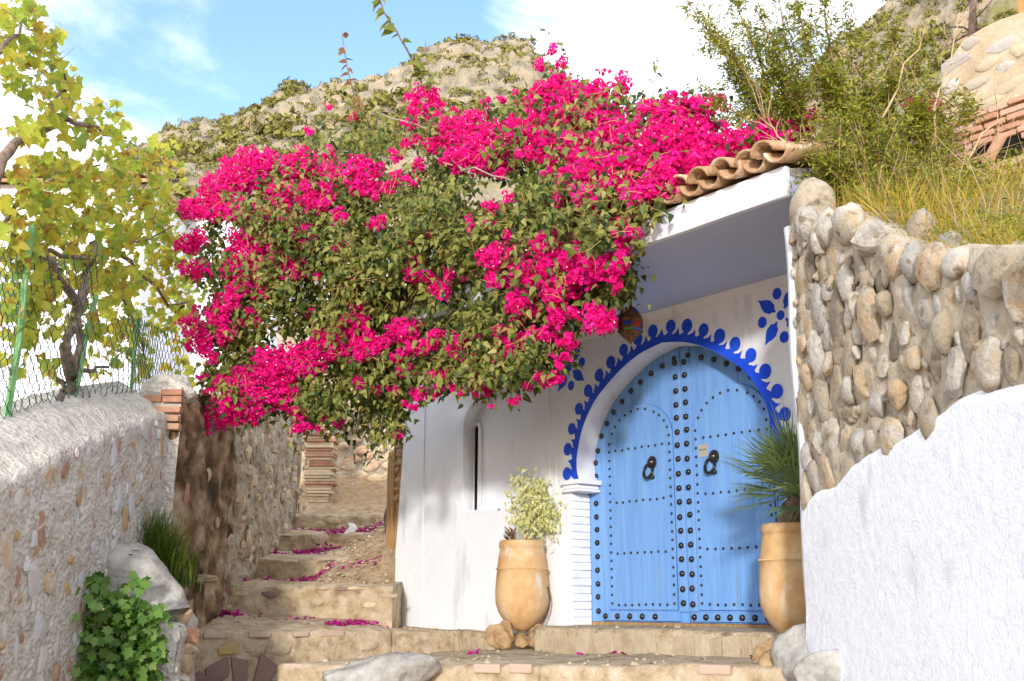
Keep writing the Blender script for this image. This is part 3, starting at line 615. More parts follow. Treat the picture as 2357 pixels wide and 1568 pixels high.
for side in (0, 1):
    xa, xb = ((-1.47, -.144) if side == 0 else (-.138, 1.21))
    leaf = empty('door_leaf', (0, 0, 0), 0, house)
    n_ = 6; w = (xb - xa) / n_
    for k in range(n_):                                # planks of the leaf
        p0, p1 = xa + k * w, xa + (k + 1) * w - .004; xs = np.linspace(p0, p1, 5)
        plate('plank', [(p0, .005), (p1, .005)] + [(x, min(2.62, arch_top(x) + .07)) for x in xs[::-1]], [], .254 + rnd.uniform(0, .002), .31, M['door'], leaf, .002)
    px0, px1, pz0, zs, zt = (-1.163, -.272, .118, 1.70, 2.075) if side == 0 else (-.018, .872, .118, 1.70, 2.10)
    po = panel_outline(px0, px1, pz0, zs, zt)
    # wicket boards, then a thin dark tube whose colour stands in for rim shade
    n_ = 4; w = (px1 - px0) / n_
    for k in range(n_):
        p0, p1 = px0 + k * w, px0 + (k + 1) * w - .0025; cx = (px0 + px1) / 2; r = (px1 - px0) / 2
        xs = np.linspace(p0, p1, 7); top = [(x, zs + (zt - zs) * max(0.0, 1 - ((x - cx) / r) ** 2) ** .46) for x in xs[::-1]]
        plate('wicket_board', [(p0, pz0), (p1, pz0)] + top, [], .236, .2525, M['door'], leaf, .002)
    m = MB(); m.tube([(x, .2525, z_) for x, z_ in po + [po[0]]], .0045, 5, False); m.build('groove_shade', M['groove_shade'] if 'groove_shade' in M else M.setdefault('groove_shade', flat('door_groove_shade', (.045, .13, .40))), leaf)
    bx0, bx1 = ((-1.26, -.245) if side == 0 else (-.115, 1.05)); m = MB(); m.box(bx0, bx1, .228, .2530, .018, .098); m.build('bottom_rail', M['door'], leaf, bevel=.005)
    c0, c1 = ((-.262, -.150) if side == 0 else (-.132, -.03)); m = MB(); m.box(c0, c1, .240, .2528, .10 if side == 0 else .105, 2.52 if side == 0 else 2.53); m.build('stile', M['door'], leaf, bevel=.004)
    ST_ = []
    mx = lambda x: x if side == 0 else 2 * XC - x
    xin = -.203 if side == 0 else -.085
    for z_ in np.arange(.17, 2.42, .131): ST_.append((BIG, xin + rnd.uniform(-.004, .004), z_ + rnd.uniform(-.008, .008), .2395))
    for z_ in np.arange(.10, 1.62, .132): ST_.append((BIG, mx(-1.338) + rnd.uniform(-.004, .004), z_ + rnd.uniform(-.008, .008), .2535))
    for x, z_ in [(-1.302, 1.681), (-1.243, 1.824), (-1.162, 1.942), (-1.066, 2.046), (-.937, 2.135), (-.81, 2.223), (-.673, 2.293), (-.527, 2.355), (-.377, 2.404), (-.215, 2.45)]: ST_.append((BIG, mx(x), z_, .2535))
    for x in np.linspace(bx0 + .05, bx1 - .3, 5 if side == 0 else 7): ST_.append((BIG, x, .057, .2275))
    sx0, sx1 = px0 + .042, px1 - .035
    for z_ in np.arange(.175, 1.76, .0815): ST_.append((SML, sx0, z_ + rnd.uniform(-.004, .004), .2355)); ST_.append((SML, sx1, z_ + rnd.uniform(-.004, .004), .2355))
    for zr in (1.648, 1.138, .645, .165):
        for x in np.linspace(sx0, sx1, 10)[1:-1]: ST_.append((SML, x + rnd.uniform(-.003, .003), zr + rnd.uniform(-.004, .004), .2355))
    arcs = [(-1.078, 1.824), (-1.032, 1.89), (-.964, 1.946), (-.889, 1.987), (-.802, 2.016), (-.708, 2.027), (-.606, 2.013), (-.494, 1.971), (-.426, 1.93), (-.367, 1.871), (-.325, 1.804)]
    for x, z_ in arcs: ST_.append((SML, x + (1.142 if side else 0), z_ + (.015 if side else 0), .2355))
    for me, x, z_, y_ in ST_: put('stud', me, leaf, (x, y_, z_), (rnd.uniform(-.1, .1), 0, rnd.uniform(-.1, .1)))
    # knocker: toothed rosette, boss, ring
    kx, kz = ((-.535, 1.485) if side == 0 else (.235, 1.462))
    m = MB(); tv = []; nt_ = 40
    for i in range(nt_):
        r = .078 if i % 2 else .062; t = 2 * math.pi * i / nt_; tv.append((kx + r * math.cos(t), kz + r * math.sin(t)))
    m.prism(tv, .226, .2352)
    b_ = MB(); b_.lathe([(.058, 0), (.05, .02), (.032, .036), (.012, .046), (.001, .047)], 14); m.add([(kx + v[0], .226 - v[2], kz + v[1]) for v in b_.v], b_.f)
    ring = [(kx - .035 + .066 * math.cos(t), .205 + .016 * math.sin(t), kz - .095 + .080 * math.sin(t)) for t in np.linspace(0, 2 * math.pi, 25)]; m.tube(ring, .0165, 8, False)
    m.box(kx + .0, kx + .03, .20, .236, kz - .185, kz - .15)
    m.v = [(kx + (a - kx) * .84, b, kz + (c_ - kz) * .84) for a, b, c_ in m.v]; m.build('knocker', M['iron'], leaf, True)
    if side == 1:
        m = MB(); m.box(.055, .160, .2335, .2358, 1.475, 1.590); st = m.build('sticker', M['sticker'], leaf)
        fc = bpy.data.curves.new('lettering', 'FONT'); fc.body = 'IMPULSAR'; fc.size = .021; fc.align_x = 'CENTER'; fc.extrude = .0002
        tmp = bpy.data.objects.new('tmp', fc); COL.objects.link(tmp); me = bpy.data.meshes.new_from_object(tmp.evaluated_get(bpy.context.evaluated_depsgraph_get())); bpy.data.objects.remove(tmp)
        me.name = 'lettering'; me.materials.clear(); me.materials.append(M['ink']); me.transform(Matrix.Translation((.1075, .2325, 1.532)) @ Matrix.Rotation(math.pi / 2, 4, 'X')); put('lettering', me, leaf)
m = MB(); m.box(-1.45, 1.19, .2540, .40, -.05, .002); m.build('threshold', M['wood'], house)
m = MB(); m.box(-1.5, 1.3, .36, .40, 0, 2.7); m.build('door_back', M['dark'], house)
# door step with its row of cladding stones, and the low plinth course under the white wall
dstep = structure(empty('door_step', tuple(P0), HROT))
A = slab('tread', (-1.52, -.42, -.035), (2.0, -.42, -.035), .66, .012, -.42, M['step'], dstep, 60, .008)
x = -1.5
while x < 1.6:
    w = rnd.uniform(.09, .19); h0 = -.30 + .02 * rnd.random(); m = MB(); b_ = rnd.uniform(-.02, .02)
    m.prism([(x, h0), (x + w - .012, h0 + rnd.uniform(-.01, .01)), (x + w - .012 + b_, -.065), (x + b_ * .3, -.075 + rnd.uniform(-.05, .015))], -.424 - rnd.uniform(0, .005), -.39); m.build('stone', M['clad'], dstep, bevel=.006); x += w
plinth = structure(empty('plinth', tuple(P0), HROT))
slab('coping', (-4.75, -.16, -.075), (-1.50, -.16, -.145), .158, .005, -.46, M['step'], plinth, 60, .010)
x = -4.0
while x < -1.6:
    w = rnd.uniform(.10, .22); zt_ = np.interp(x, [-4.7, -1.5], [-.10, -.17]); m = MB(); m.prism([(x, -.38), (x + w - .014, -.38), (x + w - .02, zt_ - .03), (x + .01, zt_ - .03 + rnd.uniform(-.02, .0))], -.176, -.14); m.build('stone', M['clad'], plinth, bevel=.008); x += w
# lantern under the porch -------------------------------------------------
lp = H(0, 0, 0); c = on_plane(1450, 740, P0 - IN * .85, IN)
LZ1 = on_plane(1450, 793, P0 - IN * .85, IN)[2]; LZ0 = on_plane(1450, 684, P0 - IN * .85, IN)[2]; LH = LZ0 - LZ1; LR = .118
lan = empty('lantern', (c[0], c[1], LZ1), HROT + .2); tag(lan, 'pierced brass lantern with blue and red glass hanging beside the arch', 'lantern')
def prof(ps): return [(r * LR, z * LH) for z, r in ps]
def oct_part(name, ps, mat, par=lan, k=8):
    m = MB(); m.lathe(prof(ps), k); return m.build(name, mat, par)
oct_part('bottom_cone', [(.0, .02), (.04, .12), (.215, .82), (.235, .84)], M['brass'])
oct_part('rim', [(.235, .86), (.25, .93), (.30, .90), (.315, .94)], M['brass'])
gl = oct_part('glass_band', [(.316, .92), (.345, .95), (.44, .97), (.445, .95)], M['brass'])
oct_part('pierced_band', [(.446, .98), (.455, 1.0), (.53, .96), (.58, .86), (.60, .88), (.63, .80), (.64, .74)], M['brass'])
oct_part('dome', [(.641, .72), (.70, .66), (.76, .45), (.80, .24), (.805, .20)], M['brass'])
oct_part('neck', [(.806, .19), (.94, .18), (.945, .21), (1.0, .21), (1.0, .02)], M['iron'])
for k in range(8):
    a0, a1 = 2 * math.pi * (k + .12) / 8, 2 * math.pi * (k + .88) / 8; r = LR * .985
    for z0, z1, r0, r1, mats in ((.350, .435, .955, .975, ('blueglass', 'redglass', 'blueglass', 'redglass')), (.655, .70, .70, .665, ('blueglass', 'brass', 'redglass', 'blueglass')), (.258, .296, .945, .925, ('greenglass', 'brass', 'greenglass', 'blueglass'))):
        c8 = math.cos(math.pi / 8 * .76) / math.cos(math.pi / 8) ; q = []
        for (aa, zz, rr) in ((a0, z0, r0), (a1, z0, r0), (a1, z1, r1), (a0, z1, r1)):
            R0 = rr * LR * math.cos(math.pi / 8) / math.cos(((aa / (2 * math.pi) * 8) % 1 - .5) * math.pi / 4) + .0035; q.append((R0 * math.cos(aa), R0 * math.sin(aa), zz * LH))
        mm = MB(); mm.add(q, [(0, 1, 2, 3)]); mm.build('glass_pane', M[mats[k % 4]], gl)
m = MB(); m.tube([(0, 0, LH * .99), (.004, 0, LH + .05), (0, 0, 2.853 + P0[2] - LZ1)], .004, 5); m.tube([(.0 + .02 * math.cos(t), 0, LH + .02 + .02 * math.sin(t)) for t in np.linspace(0, 6.28, 12)], .003, 4, False); m.build('hanging_wire', M['iron'], lan)

# ================================================================== WALLS
# cobble wall on the right -------------------------------------------------
EW = np.array([1.864, 6.885, 0.0]); DW = np.array([.286, -2.885, 0.0]); NW = np.array([DW[1], -DW[0], 0]); NW /= np.linalg.norm(NW)       # NW: outwards, to the alley
if NW[0] > 0: NW = -NW
uW = DW / np.linalg.norm(DW)
def wallR(x, y, out=0.0): return on_plane(x, y, EW + NW * out, NW)
TOPR = [(6.93, 2.52), (6.64, 2.46), (6.29, 2.34), (5.92, 2.18), (5.42, 1.82), (5.05, 1.70), (4.63, 1.56), (4.27, 1.47), (3.6, 1.36), (2.6, 1.2), (1.2, 1.0)]
LOWR = [(6.95, .62), (6.55, .68), (6.19, .74), (5.85, .80), (5.51, .84), (5.17, .885), (4.76, .92), (4.39, .90), (3.6, .87), (2.6, .8), (1.2, .7)]
def wx(Y): return EW[0] + (EW[1] - Y) * (.286 / 2.885)
def ztop(Y): return float(np.interp(-Y, [-p[0] for p in TOPR], [p[1] for p in TOPR]))
def zlow(Y): return float(np.interp(-Y, [-p[0] for p in LOWR], [p[1] for p in LOWR]))
cw = empty('cobble_wall', (wx(5), 5, -.4)); tag(cw, 'river cobble retaining wall with its lower part coated in white roughcast', 'wall')
cw_inv = -Vector(cw.location)
def under(o, root): o.parent = root; o.matrix_parent_inverse = Matrix.Translation(-Vector(root.location)); return o
Ys = np.linspace(6.93, 1.3, 70)
o, _, _ = wall_ribbon('mortar', [(wx(y), y, -.8, ztop(y) - .01) for y in Ys[::-1]][::-1], .5, 190, M['mortar'], None, amp=.030, sc=5, nv=60, round_=.08); under(o, cw)
# white roughcast apron
A = np.zeros((330, 100, 3))
for i, y in enumerate(np.linspace(6.915, 1.3, 330)):
    zl = zlow(y) + .003 * vnoise(np.array([[y * 11, 0, 0]]))[0] + .030 * vnoise(np.array([[y * 3.3, 3, 0]]))[0]
    for j, t in enumerate(np.linspace(0, 1, 100)):
        flare = .10 * max(0, 1 - t * 1.7) ** 1.5 + .10 * max(0, (6.5 - y) / 5) * (1 - t)
        off = .045 if t < .94 else .045 * math.sqrt(max(0, 1 - ((t - .94) / .06) ** 2)) - .03 * (t > .985)
        p = np.array([wx(y), y, -.8 + (zl + .8) * t]) + NW * (off + flare); A[i, j] = p
nz = fbm(A.reshape(-1, 3), 24, 3).reshape(330, 100) * .002 + fbm(A.reshape(-1, 3), 1.3, 2).reshape(330, 100) * .006
A += NW * nz[..., None]
under(sheet('roughcast', A, M['rough_white']), cw)
# white plaster return on the end of the wall, seen as a thin edge
m = MB(); pr = []
for z_ in np.linspace(-.4, ztop(6.9) - .05, 24):
    t = (z_ + .4) / 3; e = .010 * math.sin(z_ * 5) + .06 * max(0, .25 - t) ; b_ = EW + NW * (.012 + e); pr.append((b_[0], b_[1] + .02, z_))
v = []; 
for p in pr: v += [p, (p[0] - .02, p[1] + .05, p[2]), (p[0] + .44, p[1] + .12, p[2]), (p[0] + .40, p[1] + .055, p[2])]
f = [(i * 4 + a, i * 4 + (a + 1) % 4, (i + 1) * 4 + (a + 1) % 4, (i + 1) * 4 + a) for i in range(len(pr) - 1) for a in range(4)] + [tuple(range(len(v) - 4, len(v)))]
m.add(v, f); under(m.build('end_plaster', M['white'], None, True), cw)
# the cobbles
SM = [stone_mesh('cobble', M['cob'], 100 + k, 2, (1, 5, 3, 4)[k % 4], rnd.uniform(.75, 1)) for k in range(16)]
placed = []
def try_place(y, z, r, k=1.0):
    for (a, b, q) in placed:
        if abs(a - y) < .5 and ((a - y) ** 2 + ((b - z) * .72) ** 2) < ((q + r) * .91 * k) ** 2: return False
    placed.append((y, z, r)); return True
wallrot = Matrix.Rotation(math.atan2(uW[1], uW[0]), 3, 'Z')
def cobble(y, z, r, asp, dep, out_=.0):
    p = np.array([wx(y), y, z]) + NW * out_
    R_ = wallrot @ Matrix.Rotation(rnd.uniform(-.35, .35), 3, 'Y') 
    o = put('cobble', rnd.choice(SM), None, tuple(p), R_, (r, dep, r * asp)); under(o, cw); return o
# coping: the biggest cobbles along the top
for (x, y, rx_, rz_) in [(1856, 500, .10, .12), (1905, 505, .10, .10), (1950, 500, .16, .10), (2000, 540, .14, .08), (2060, 580, .11, .09), (2105, 580, .10, .09), (2150, 600, .13, .10), (2200, 590, .10, .09), (2290, 610, .155, .125), (2352, 645, .10, .12)]:
    p = wallR(x, y); r = rx_; placed.append((p[1], p[2], r)); cobble(p[1], p[2] - .045, rx_, rz_ / rx_ * 1.2, rnd.uniform(.085, .11), -.012)
    if rnd.random() < .8: q = put('cobble', rnd.choice(SM), None, (p[0] + .27, p[1] + rnd.uniform(-.1, .1), p[2] - .03), rand_rot(), (.13, .13, .08)); under(q, cw)
for y_ in np.arange(4.0, 1.4, -.30): cobble(y_, ztop(y_) - .06, rnd.uniform(.10, .15), rnd.uniform(.8, 1), .15, .03)
# a few marked ones
for (x, y, rx_, asp) in [(2210, 860, .085, 1.75), (2290, 850, .10, 1.35), (2350, 740, .10, 1.5), (2180, 760, .07, 1.6), (1975, 700, .06, 1.3), (2045, 700, .075, 1.0), (2150, 960, .09, 1.2), (2075, 905, .085, 1.0), (1960, 900, .06, 1.4), (2025, 935, .085, .9), (2115, 830, .06, 1.4), (2165, 690, .085, 1.1), (1915, 840, .06, 1.5), (2060, 1010, .13, .9), (1895, 560, .07, 1.1), (1985, 600, .08, 1.1)]:
    p = wallR(x, y)
    if try_place(p[1], p[2], rx_, .8): cobble(p[1], p[2], rx_, asp, .055, .02)
tries = 0; nst = 0
while tries < 14000 and len(placed) < 330:
    tries += 1; y = rnd.uniform(3.6, 6.88); z = rnd.uniform(zlow(y) + .03, ztop(y) - .10)
    r = rnd.uniform(.075, .125) if tries < 1300 else rnd.uniform(.05, .085) if tries < 4500 else rnd.uniform(.022, .05)
    asp = rnd.uniform(1.0, 1.9)
    if try_place(y, z, r): cobble(y, z, r, asp, rnd.uniform(.030, .048) * (r / .06) ** .5, rnd.uniform(-.016, .008))
# the rounded plaster head where the wall meets the porch
hp = wallR(1838, 452); m_ = stone_mesh('wall_head', M['mortar'], 5, 3, 3); o = put('wall_head', m_, None, (hp[0] + .10, hp[1] - .02, hp[2] - .13), None, (.17, .18, .25)); under(o, cw)

# rubble garden wall on the left -------------------------------------------
lw = empty('garden_wall', (-3.2, 8, 0)); tag(lw, 'grey rendered rubble garden wall with rust and pale stones, running uphill', 'wall')
LP = [(-2.95, 4.0, -.9, -.15), (-3.1, 6.59, -.9, .72), (-3.1, 7.22, -.9, .94), (-3.1, 7.58, -.9, 1.10), (-3.1, 8.22, -.9, 1.31), (-3.1, 9.53, -.9, 1.66), (-3.1, 9.72, -.9, 1.70)]
o, PL, NL = wall_ribbon('render', LP, .5, 190, M['lmortar'], None, amp=.020, sc=6, nv=44, round_=.07, top_rise=.27); under(o, lw)
if NL[0][0] < 0: NL = -NL
SL = [stone_mesh('stone', M['lstone'], 300 + k, 2, 7, .6) for k in range(12)]
pl2 = []; tries = 0
while tries < 9000 and len(pl2) < 235:
    tries += 1; y = rnd.uniform(6.2, 9.65); zt_ = float(np.interp(y, [p[1] for p in LP], [p[3] for p in LP])); z = rnd.uniform(-.6, zt_ - .10); r = rnd.uniform(.05, .115) if tries < 700 else rnd.uniform(.025, .06)
    if any((a - y) ** 2 + ((b - z) * .75) ** 2 < ((q + r) * .95) ** 2 for a, b, q in pl2): continue
    pl2.append((y, z, r)); xw = float(np.interp(y, [p[1] for p in LP], [p[0] for p in LP]))
    o = put('stone', rnd.choice(SL), None, (xw - .012 + rnd.uniform(-.006, .008), y, z), Matrix.Rotation(math.pi / 2, 3, 'Z') @ Matrix.Rotation(rnd.uniform(-.35, .35), 3, 'Y'), (r * rnd.uniform(.7, 1.1), rnd.uniform(.030, .042), r * rnd.uniform(.7, 1.9))); under(o, lw)
# old pier and stained stretch of the same alley
aw = empty('alley_wall', (-3.2, 12, 0)); tag(aw, 'dark stained alley wall with a round topped brick pier, paler rubble farther up', 'wall')
o, _, _ = wall_ribbon('stained_render', [(-3.0, 9.72, -.8, 1.90), (-3.02, 10.1, -.8, 1.97), (-3.08, 11.2, -.8, 2.10), (-3.16, 12.3, -.8, 2.10), (-3.18, 12.55, -.8, 1.9)], .36, 170, M['stain'], None, amp=.04, sc=2.5, nv=90, round_=.14, pits=.06); under(o, aw)
# pier end facing down the alley
A = np.zeros((20, 26, 3))
for i, u in enumerate(np.linspace(0, 1, 20)):
    for j, v in enumerate(np.linspace(0, 1, 26)):
        zt_ = 1.90 + .11 * math.sin(math.pi * min(1, max(0, .1 + u * .85))); A[i, j] = (-3.37 + .37 * u, 9.70, -.6 + (zt_ + .6) * v)
A[..., 1] += fbm(A.reshape(-1, 3), 4, 3).reshape(20, 26) * .02; under(sheet('pier_face', A, M['lmortar']), aw)
hd = stone_mesh('pier_cap', M['lmortar'], 17, 3, 0); under(put('pier_cap', hd, None, (-3.17, 9.86, 1.91), None, (.235, .22, .15)), aw)
for z_, x0, x1 in [(1.80, -3.36, -3.17), (1.795, -3.16, -2.985), (1.70, -3.27, -2.99), (1.62, -3.33, -3.0), (1.545, -3.12, -2.99), (1.86, -3.18, -2.99)]:
    m = MB(); m.box(x0, x1, 9.655 + rnd.uniform(-.01, .012), 9.75, z_ - .03, z_ + .028); under(m.build('brick', M['brick'], None, bevel=.01), aw)
for k, (x, y, r, c) in enumerate([(418, 1035, .06, 'lstone'), (430, 1140, .09, 'brick'), (395, 1195, .055, 'rstone'), (480, 1090, .05, 'rstone'), (500, 1205, .06, 'rstone'), (455, 1230, .05, 'lstone')]):
    p = on_plane(x, y, np.array([-3.05, 10, 0]), np.array([1, 0.03, 0])); under(put('stone', stone_mesh('stone', M[c], 500 + k, 2, 3, .6), None, tuple(p), (0, 0, math.pi / 2), (r, .05, r * 1.4)), aw)
o, PA, NA = wall_ribbon('rubble_render', [(-3.19, 12.3, -.5, 2.04), (-3.2, 13.5, -.3, 2.36), (-3.2, 15, 0, 2.75), (-3.30, 16.6, .3, 3.1), (-3.45, 17.4, .6, 3.3)], .4, 300, M['rubble'], None, amp=.05, sc=3.5, nv=90, round_=.10, pits=.09); under(o, aw)
SR = [stone_mesh('stone', M['rstone'], 400 + k, 1, 5, .55) for k in range(10)]
for k in range(120):
    y = rnd.uniform(12.7, 17.3); z = rnd.uniform(np.interp(y, [12.5, 17], [.0, 1.3]), np.interp(y, [12.5, 17], [2.0, 3.0])); r = rnd.uniform(.04, .11)
    o = put('stone', rnd.choice(SR), None, (-3.19 - .012 * (y - 12.5) + .0, y, z), (0, rnd.uniform(-.3, .3), math.pi / 2), (r * 1.3, .075, r * rnd.uniform(.6, 1.3))); under(o, aw)
# end wall of the alley: dry rubble, brick jamb
ew = empty('end_wall', (-1.6, 21.5, 2)); tag(ew, 'sunlit rubble wall with a crumbling brick jamb closing the alley', 'wall')
A = np.zeros((70, 40, 3))
for i, u in enumerate(np.linspace(0, 1, 70)):
    for j, v in enumerate(np.linspace(0, 1, 40)): A[i, j] = (-4.6 + 7.4 * u, 20.73 + .42 * u, 1.2 + 4.2 * v)
A[..., 1] += fbm(A.reshape(-1, 3), 2.2, 4).reshape(70, 40) * .07; under(sheet('rubble_render', A, M['rubble']), ew)
for k in range(260):
    x = rnd.uniform(-3.3, -.9); z = rnd.uniform(2.0, 4.6); r = rnd.uniform(.07, .17); o = put('stone', rnd.choice(SR), None, (x, 20.78 + .056 * (x + 3.4) - .03, z), (0, rnd.uniform(-.4, .4), rnd.uniform(-.1, .1)), (r, .07, r * rnd.uniform(.5, .9))); under(o, ew)
for k in range(40):
    z = 1.5 + k * .053; w = .50 + rnd.uniform(-.06, .05); m = MB(); m.box(-3.62 + rnd.uniform(-.02, .02), -3.62 + w, 18.9 + rnd.uniform(-.04, .02), 19.3, z - .022, z + .024); under(m.build('brick', M['brick'] if rnd.random() < .25 else M['rstone'], None, bevel=.012), ew)
m = MB(); m.box(-3.60, -3.13, 18.93, 19.32, 1.3, 4.05); under(m.build('jamb_core', M['rubble'], None), ew)
# weathered timber post leaning at the end of the alley wall
m = MB(); a_, b_ = at(672, 1182, 17.2), at(690, 998, 17.4); m.tube([a_, a_ * .5 + b_ * .5 + np.array([.01, 0, 0]), b_], [.075, .07, .062], 8); o = m.build('timber_post', M['greywood'], None, True); tag(o, 'weathered grey timber post leaning at the end of the alley wall', 'post')
m = MB(); pts = [at(684, 972, 17.2), at(735, 996, 16.9), at(720, 1003, 16.6), at(680, 984, 16.8)]; m.add([tuple(p) for p in pts] + [tuple(p + np.array([0, 0, .02])) for p in pts], [(3, 2, 1, 0), (4, 5, 6, 7), (0, 1, 5, 4), (1, 2, 6, 5), (2, 3, 7, 6), (3, 0, 4, 7)]); o = m.build('metal_sheet', flat('rusty_sheet', (.22, .15, .11), bump=.2), None); tag(o, 'rusty metal sheet jutting out above the timber post', 'metal sheet')
# timber upright and rubble against the house's left corner
tu_ = empty('timber_upright', tuple(H(-4.86, .10, -.1)), HROT); tag(tu_, 'orange brown timber upright against the left corner of the white house', 'timber')
for k, (x0, x1, y0, mt) in enumerate([(-.16, -.02, .0, 'wood'), (-.01, .10, .03, 'wood'), (-.25, -.165, .05, 'greywood')]):
    m = MB(); m.box(x0, x1, y0, y0 + .14, -.1, 2.15 - .06 * k); m.build('board', M[mt], tu_, bevel=.01)
for k in range(13):
    put('stone', stone_mesh('stone', M['orock'], 640 + k, 1, 5, .8), tu_, (.03 + rnd.uniform(-.05, .05), .05, 1.45 + k * .11), rand_rot(), (rnd.uniform(.06, .11), .08, .075))
o = put('toe_plaster', stone_mesh('toe_plaster', M['step'], 77, 3, 0), tu_, (-.05, -.14, .0), None, (.17, .20, .34))

# ================================================================== HOUSES BEHIND
def white_house(x0, x1, ytop, Y, lab, wins):
    a_ = at(x0, ytop, Y); b_ = at(x1, ytop, Y); root = empty('white_house', (a_[0], Y, 0)); tag(root, lab, 'house', 'white houses behind the vine')
    zt_ = a_[2]; w = b_[0] - a_[0]
    m = MB(); m.box(0, w, 0, 6, -1, zt_); m.build('wall', M['white'], root)
    rf_ = MB(); rf_.add([(-.15, -.25, zt_ + .03), (w + .15, -.25, zt_ + .03), (w + .15, 6, zt_ + .5), (-.15, 6, zt_ + .5), (-.15, -.25, zt_ - .04), (w + .15, -.25, zt_ - .04)], [(0, 1, 2, 3), (4, 5, 1, 0), (1, 5, 2), (4, 0, 3)]); r_ = rf_.build('roof', M['tile'], root)
    k = 0
    while k * .24 < w + .2:
        put('roof_tile', tu, r_, (-.1 + k * .24, -.36, zt_ + .05), (.08, 0, 0), (1.15, 1.4, 1.0)); k += 1
    for (u, zz, ww, hh) in wins:
        m = MB(); m.box(u * w - ww / 2, u * w + ww / 2, -.02, .1, zt_ - zz - hh, zt_ - zz); o = m.build('window', M['greywood'], root); q = MB(); q.box(u * w - ww / 2 + .07, u * w + ww / 2 - .07, -.035, -.021, zt_ - zz - hh + .07, zt_ - zz - .07); q.build('pane', M['dark'], o)
white_house(-500, 345, 425, 20, 'white house with a clay tile eave, behind the leftmost part of the vine', [(.3, 1.4, .7, .9)])
white_house(352, 640, 492, 22.5, 'lower white house between the vine and the pink bougainvillea', [(.8, 1.2, .6, .8)])
white_house(648, 1000, 560, 26, 'small white house hidden behind the bougainvillea foliage', [])
# stone building above the hillside, upper right -----------------------------
SB0 = at(2270, 300, 8.3)
def sbp(x, y, out_=0.0): return on_plane(x, y, SB0 - IN * out_, IN)
sb = empty('stone_outbuilding', tuple(SB0), HROT); tag(sb, 'old stone outbuilding with river stones above a broken brick lattice', 'building')
def sl_(x, y): p = sbp(x, y) - SB0; return (float(p @ RX), float(p[2]))
plate('wall', [sl_(2080, 470), sl_(2105, 330), sl_(2150, 230), sl_(2178, 145), sl_(2215, 92), sl_(2262, 62), sl_(2300, 44), sl_(2342, 30), sl_(2720, -60), sl_(2720, 520)], [], 0, .45, M['mortar2'] if 'mortar2' in M else pmat('tan_mortar', [(0, (.42, .32, .20)), (.5, (.56, .45, .31)), (1, (.62, .53, .41))], 5, rough=.95, bump=.8, bscale=22), sb, .02)
M['pstone'] = pmat('pale_building_stone', [(0, (.48, .42, .33)), (.4, (.56, .46, .31)), (.75, (.42, .39, .36)), (1, (.62, .58, .52))], 9, rough=.9, bump=.6, bscale=25, rndw=.8)
for k, (x, y, rx_, rz_) in enumerate([(2233, 100, .085, .045), (2205, 140, .16, .08), (2270, 150, .10, .055), (2315, 155, .10, .045), (2250, 190, .12, .05), (2320, 200, .13, .06), (2185, 200, .09, .05), (2300, 105, .12, .06), (2200, 235, .10, .05), (2345, 120, .08, .06), (2280, 235, .12, .05), (2160, 260, .08, .05), (2235, 250, .07, .04), (2340, 235, .09, .05)]):
    u, w = sl_(x, y); put('stone', stone_mesh('stone', M['pstone'], 700 + k, 2, (3, 6)[k in (1, 7)], .6), sb, (u, .004, w), (0, -.18, 0), (rx_ * 1.1, .035, rz_ * 1.15))
M['pbrick'] = pmat('rosy_brick', [(0, (.46, .22, .14)), (.5, (.58, .34, .24)), (1, (.62, .48, .37))], 9, rough=.9, bump=.5, bscale=40, rndw=.6)
u0, w0 = sl_(2100, 420); 
for r_ in range(11):
    zz = sl_(2270, 262)[1] - r_ * .062
    x = u0 + rnd.uniform(-.1, .1)
    while x < sl_(2640, 400)[0]:
        w = rnd.uniform(.17, .23)
        if not (r_ in (5, 6, 7) and (sl_(2235, 350)[0] < x < sl_(2345, 350)[0])) and rnd.random() < .88:
            m = MB(); d = rnd.uniform(.02, .07); m.box(x, x + w - .02, -d, .05, zz - .024, zz + .024); m.build('brick', M['pbrick'], sb, bevel=.008)
        x += w
u, w = sl_(2290, 345); m = MB(); m.box(u - .22, u + .26, -.004, .0, w - .11, w + .10); m.build('opening_shade', M['dark'], sb)  # flat sheet on the solid wall; near-black colour stands in for a shaded hole
m = MB(); m.tube([(u - .06, -.05, w - .12), (u + .09, -.03, w + .09)], .045, 10); m.build('pipe_tile', M['pbrick'], sb)
o_ = MB(); p = sbp(2318, 60, .3) - SB0
o_.box(float(sl_(2322, 20)[0]) + .02, 3.5, .10, 2.0, -1.5, 2.5); ob = o_.build('orange_house', M['orange'], None, bevel=.02); ob.location = tuple(SB0); ob.rotation_euler = (0, 0, HROT); tag(ob, 'corner of an orange rendered house at the top right', 'house')

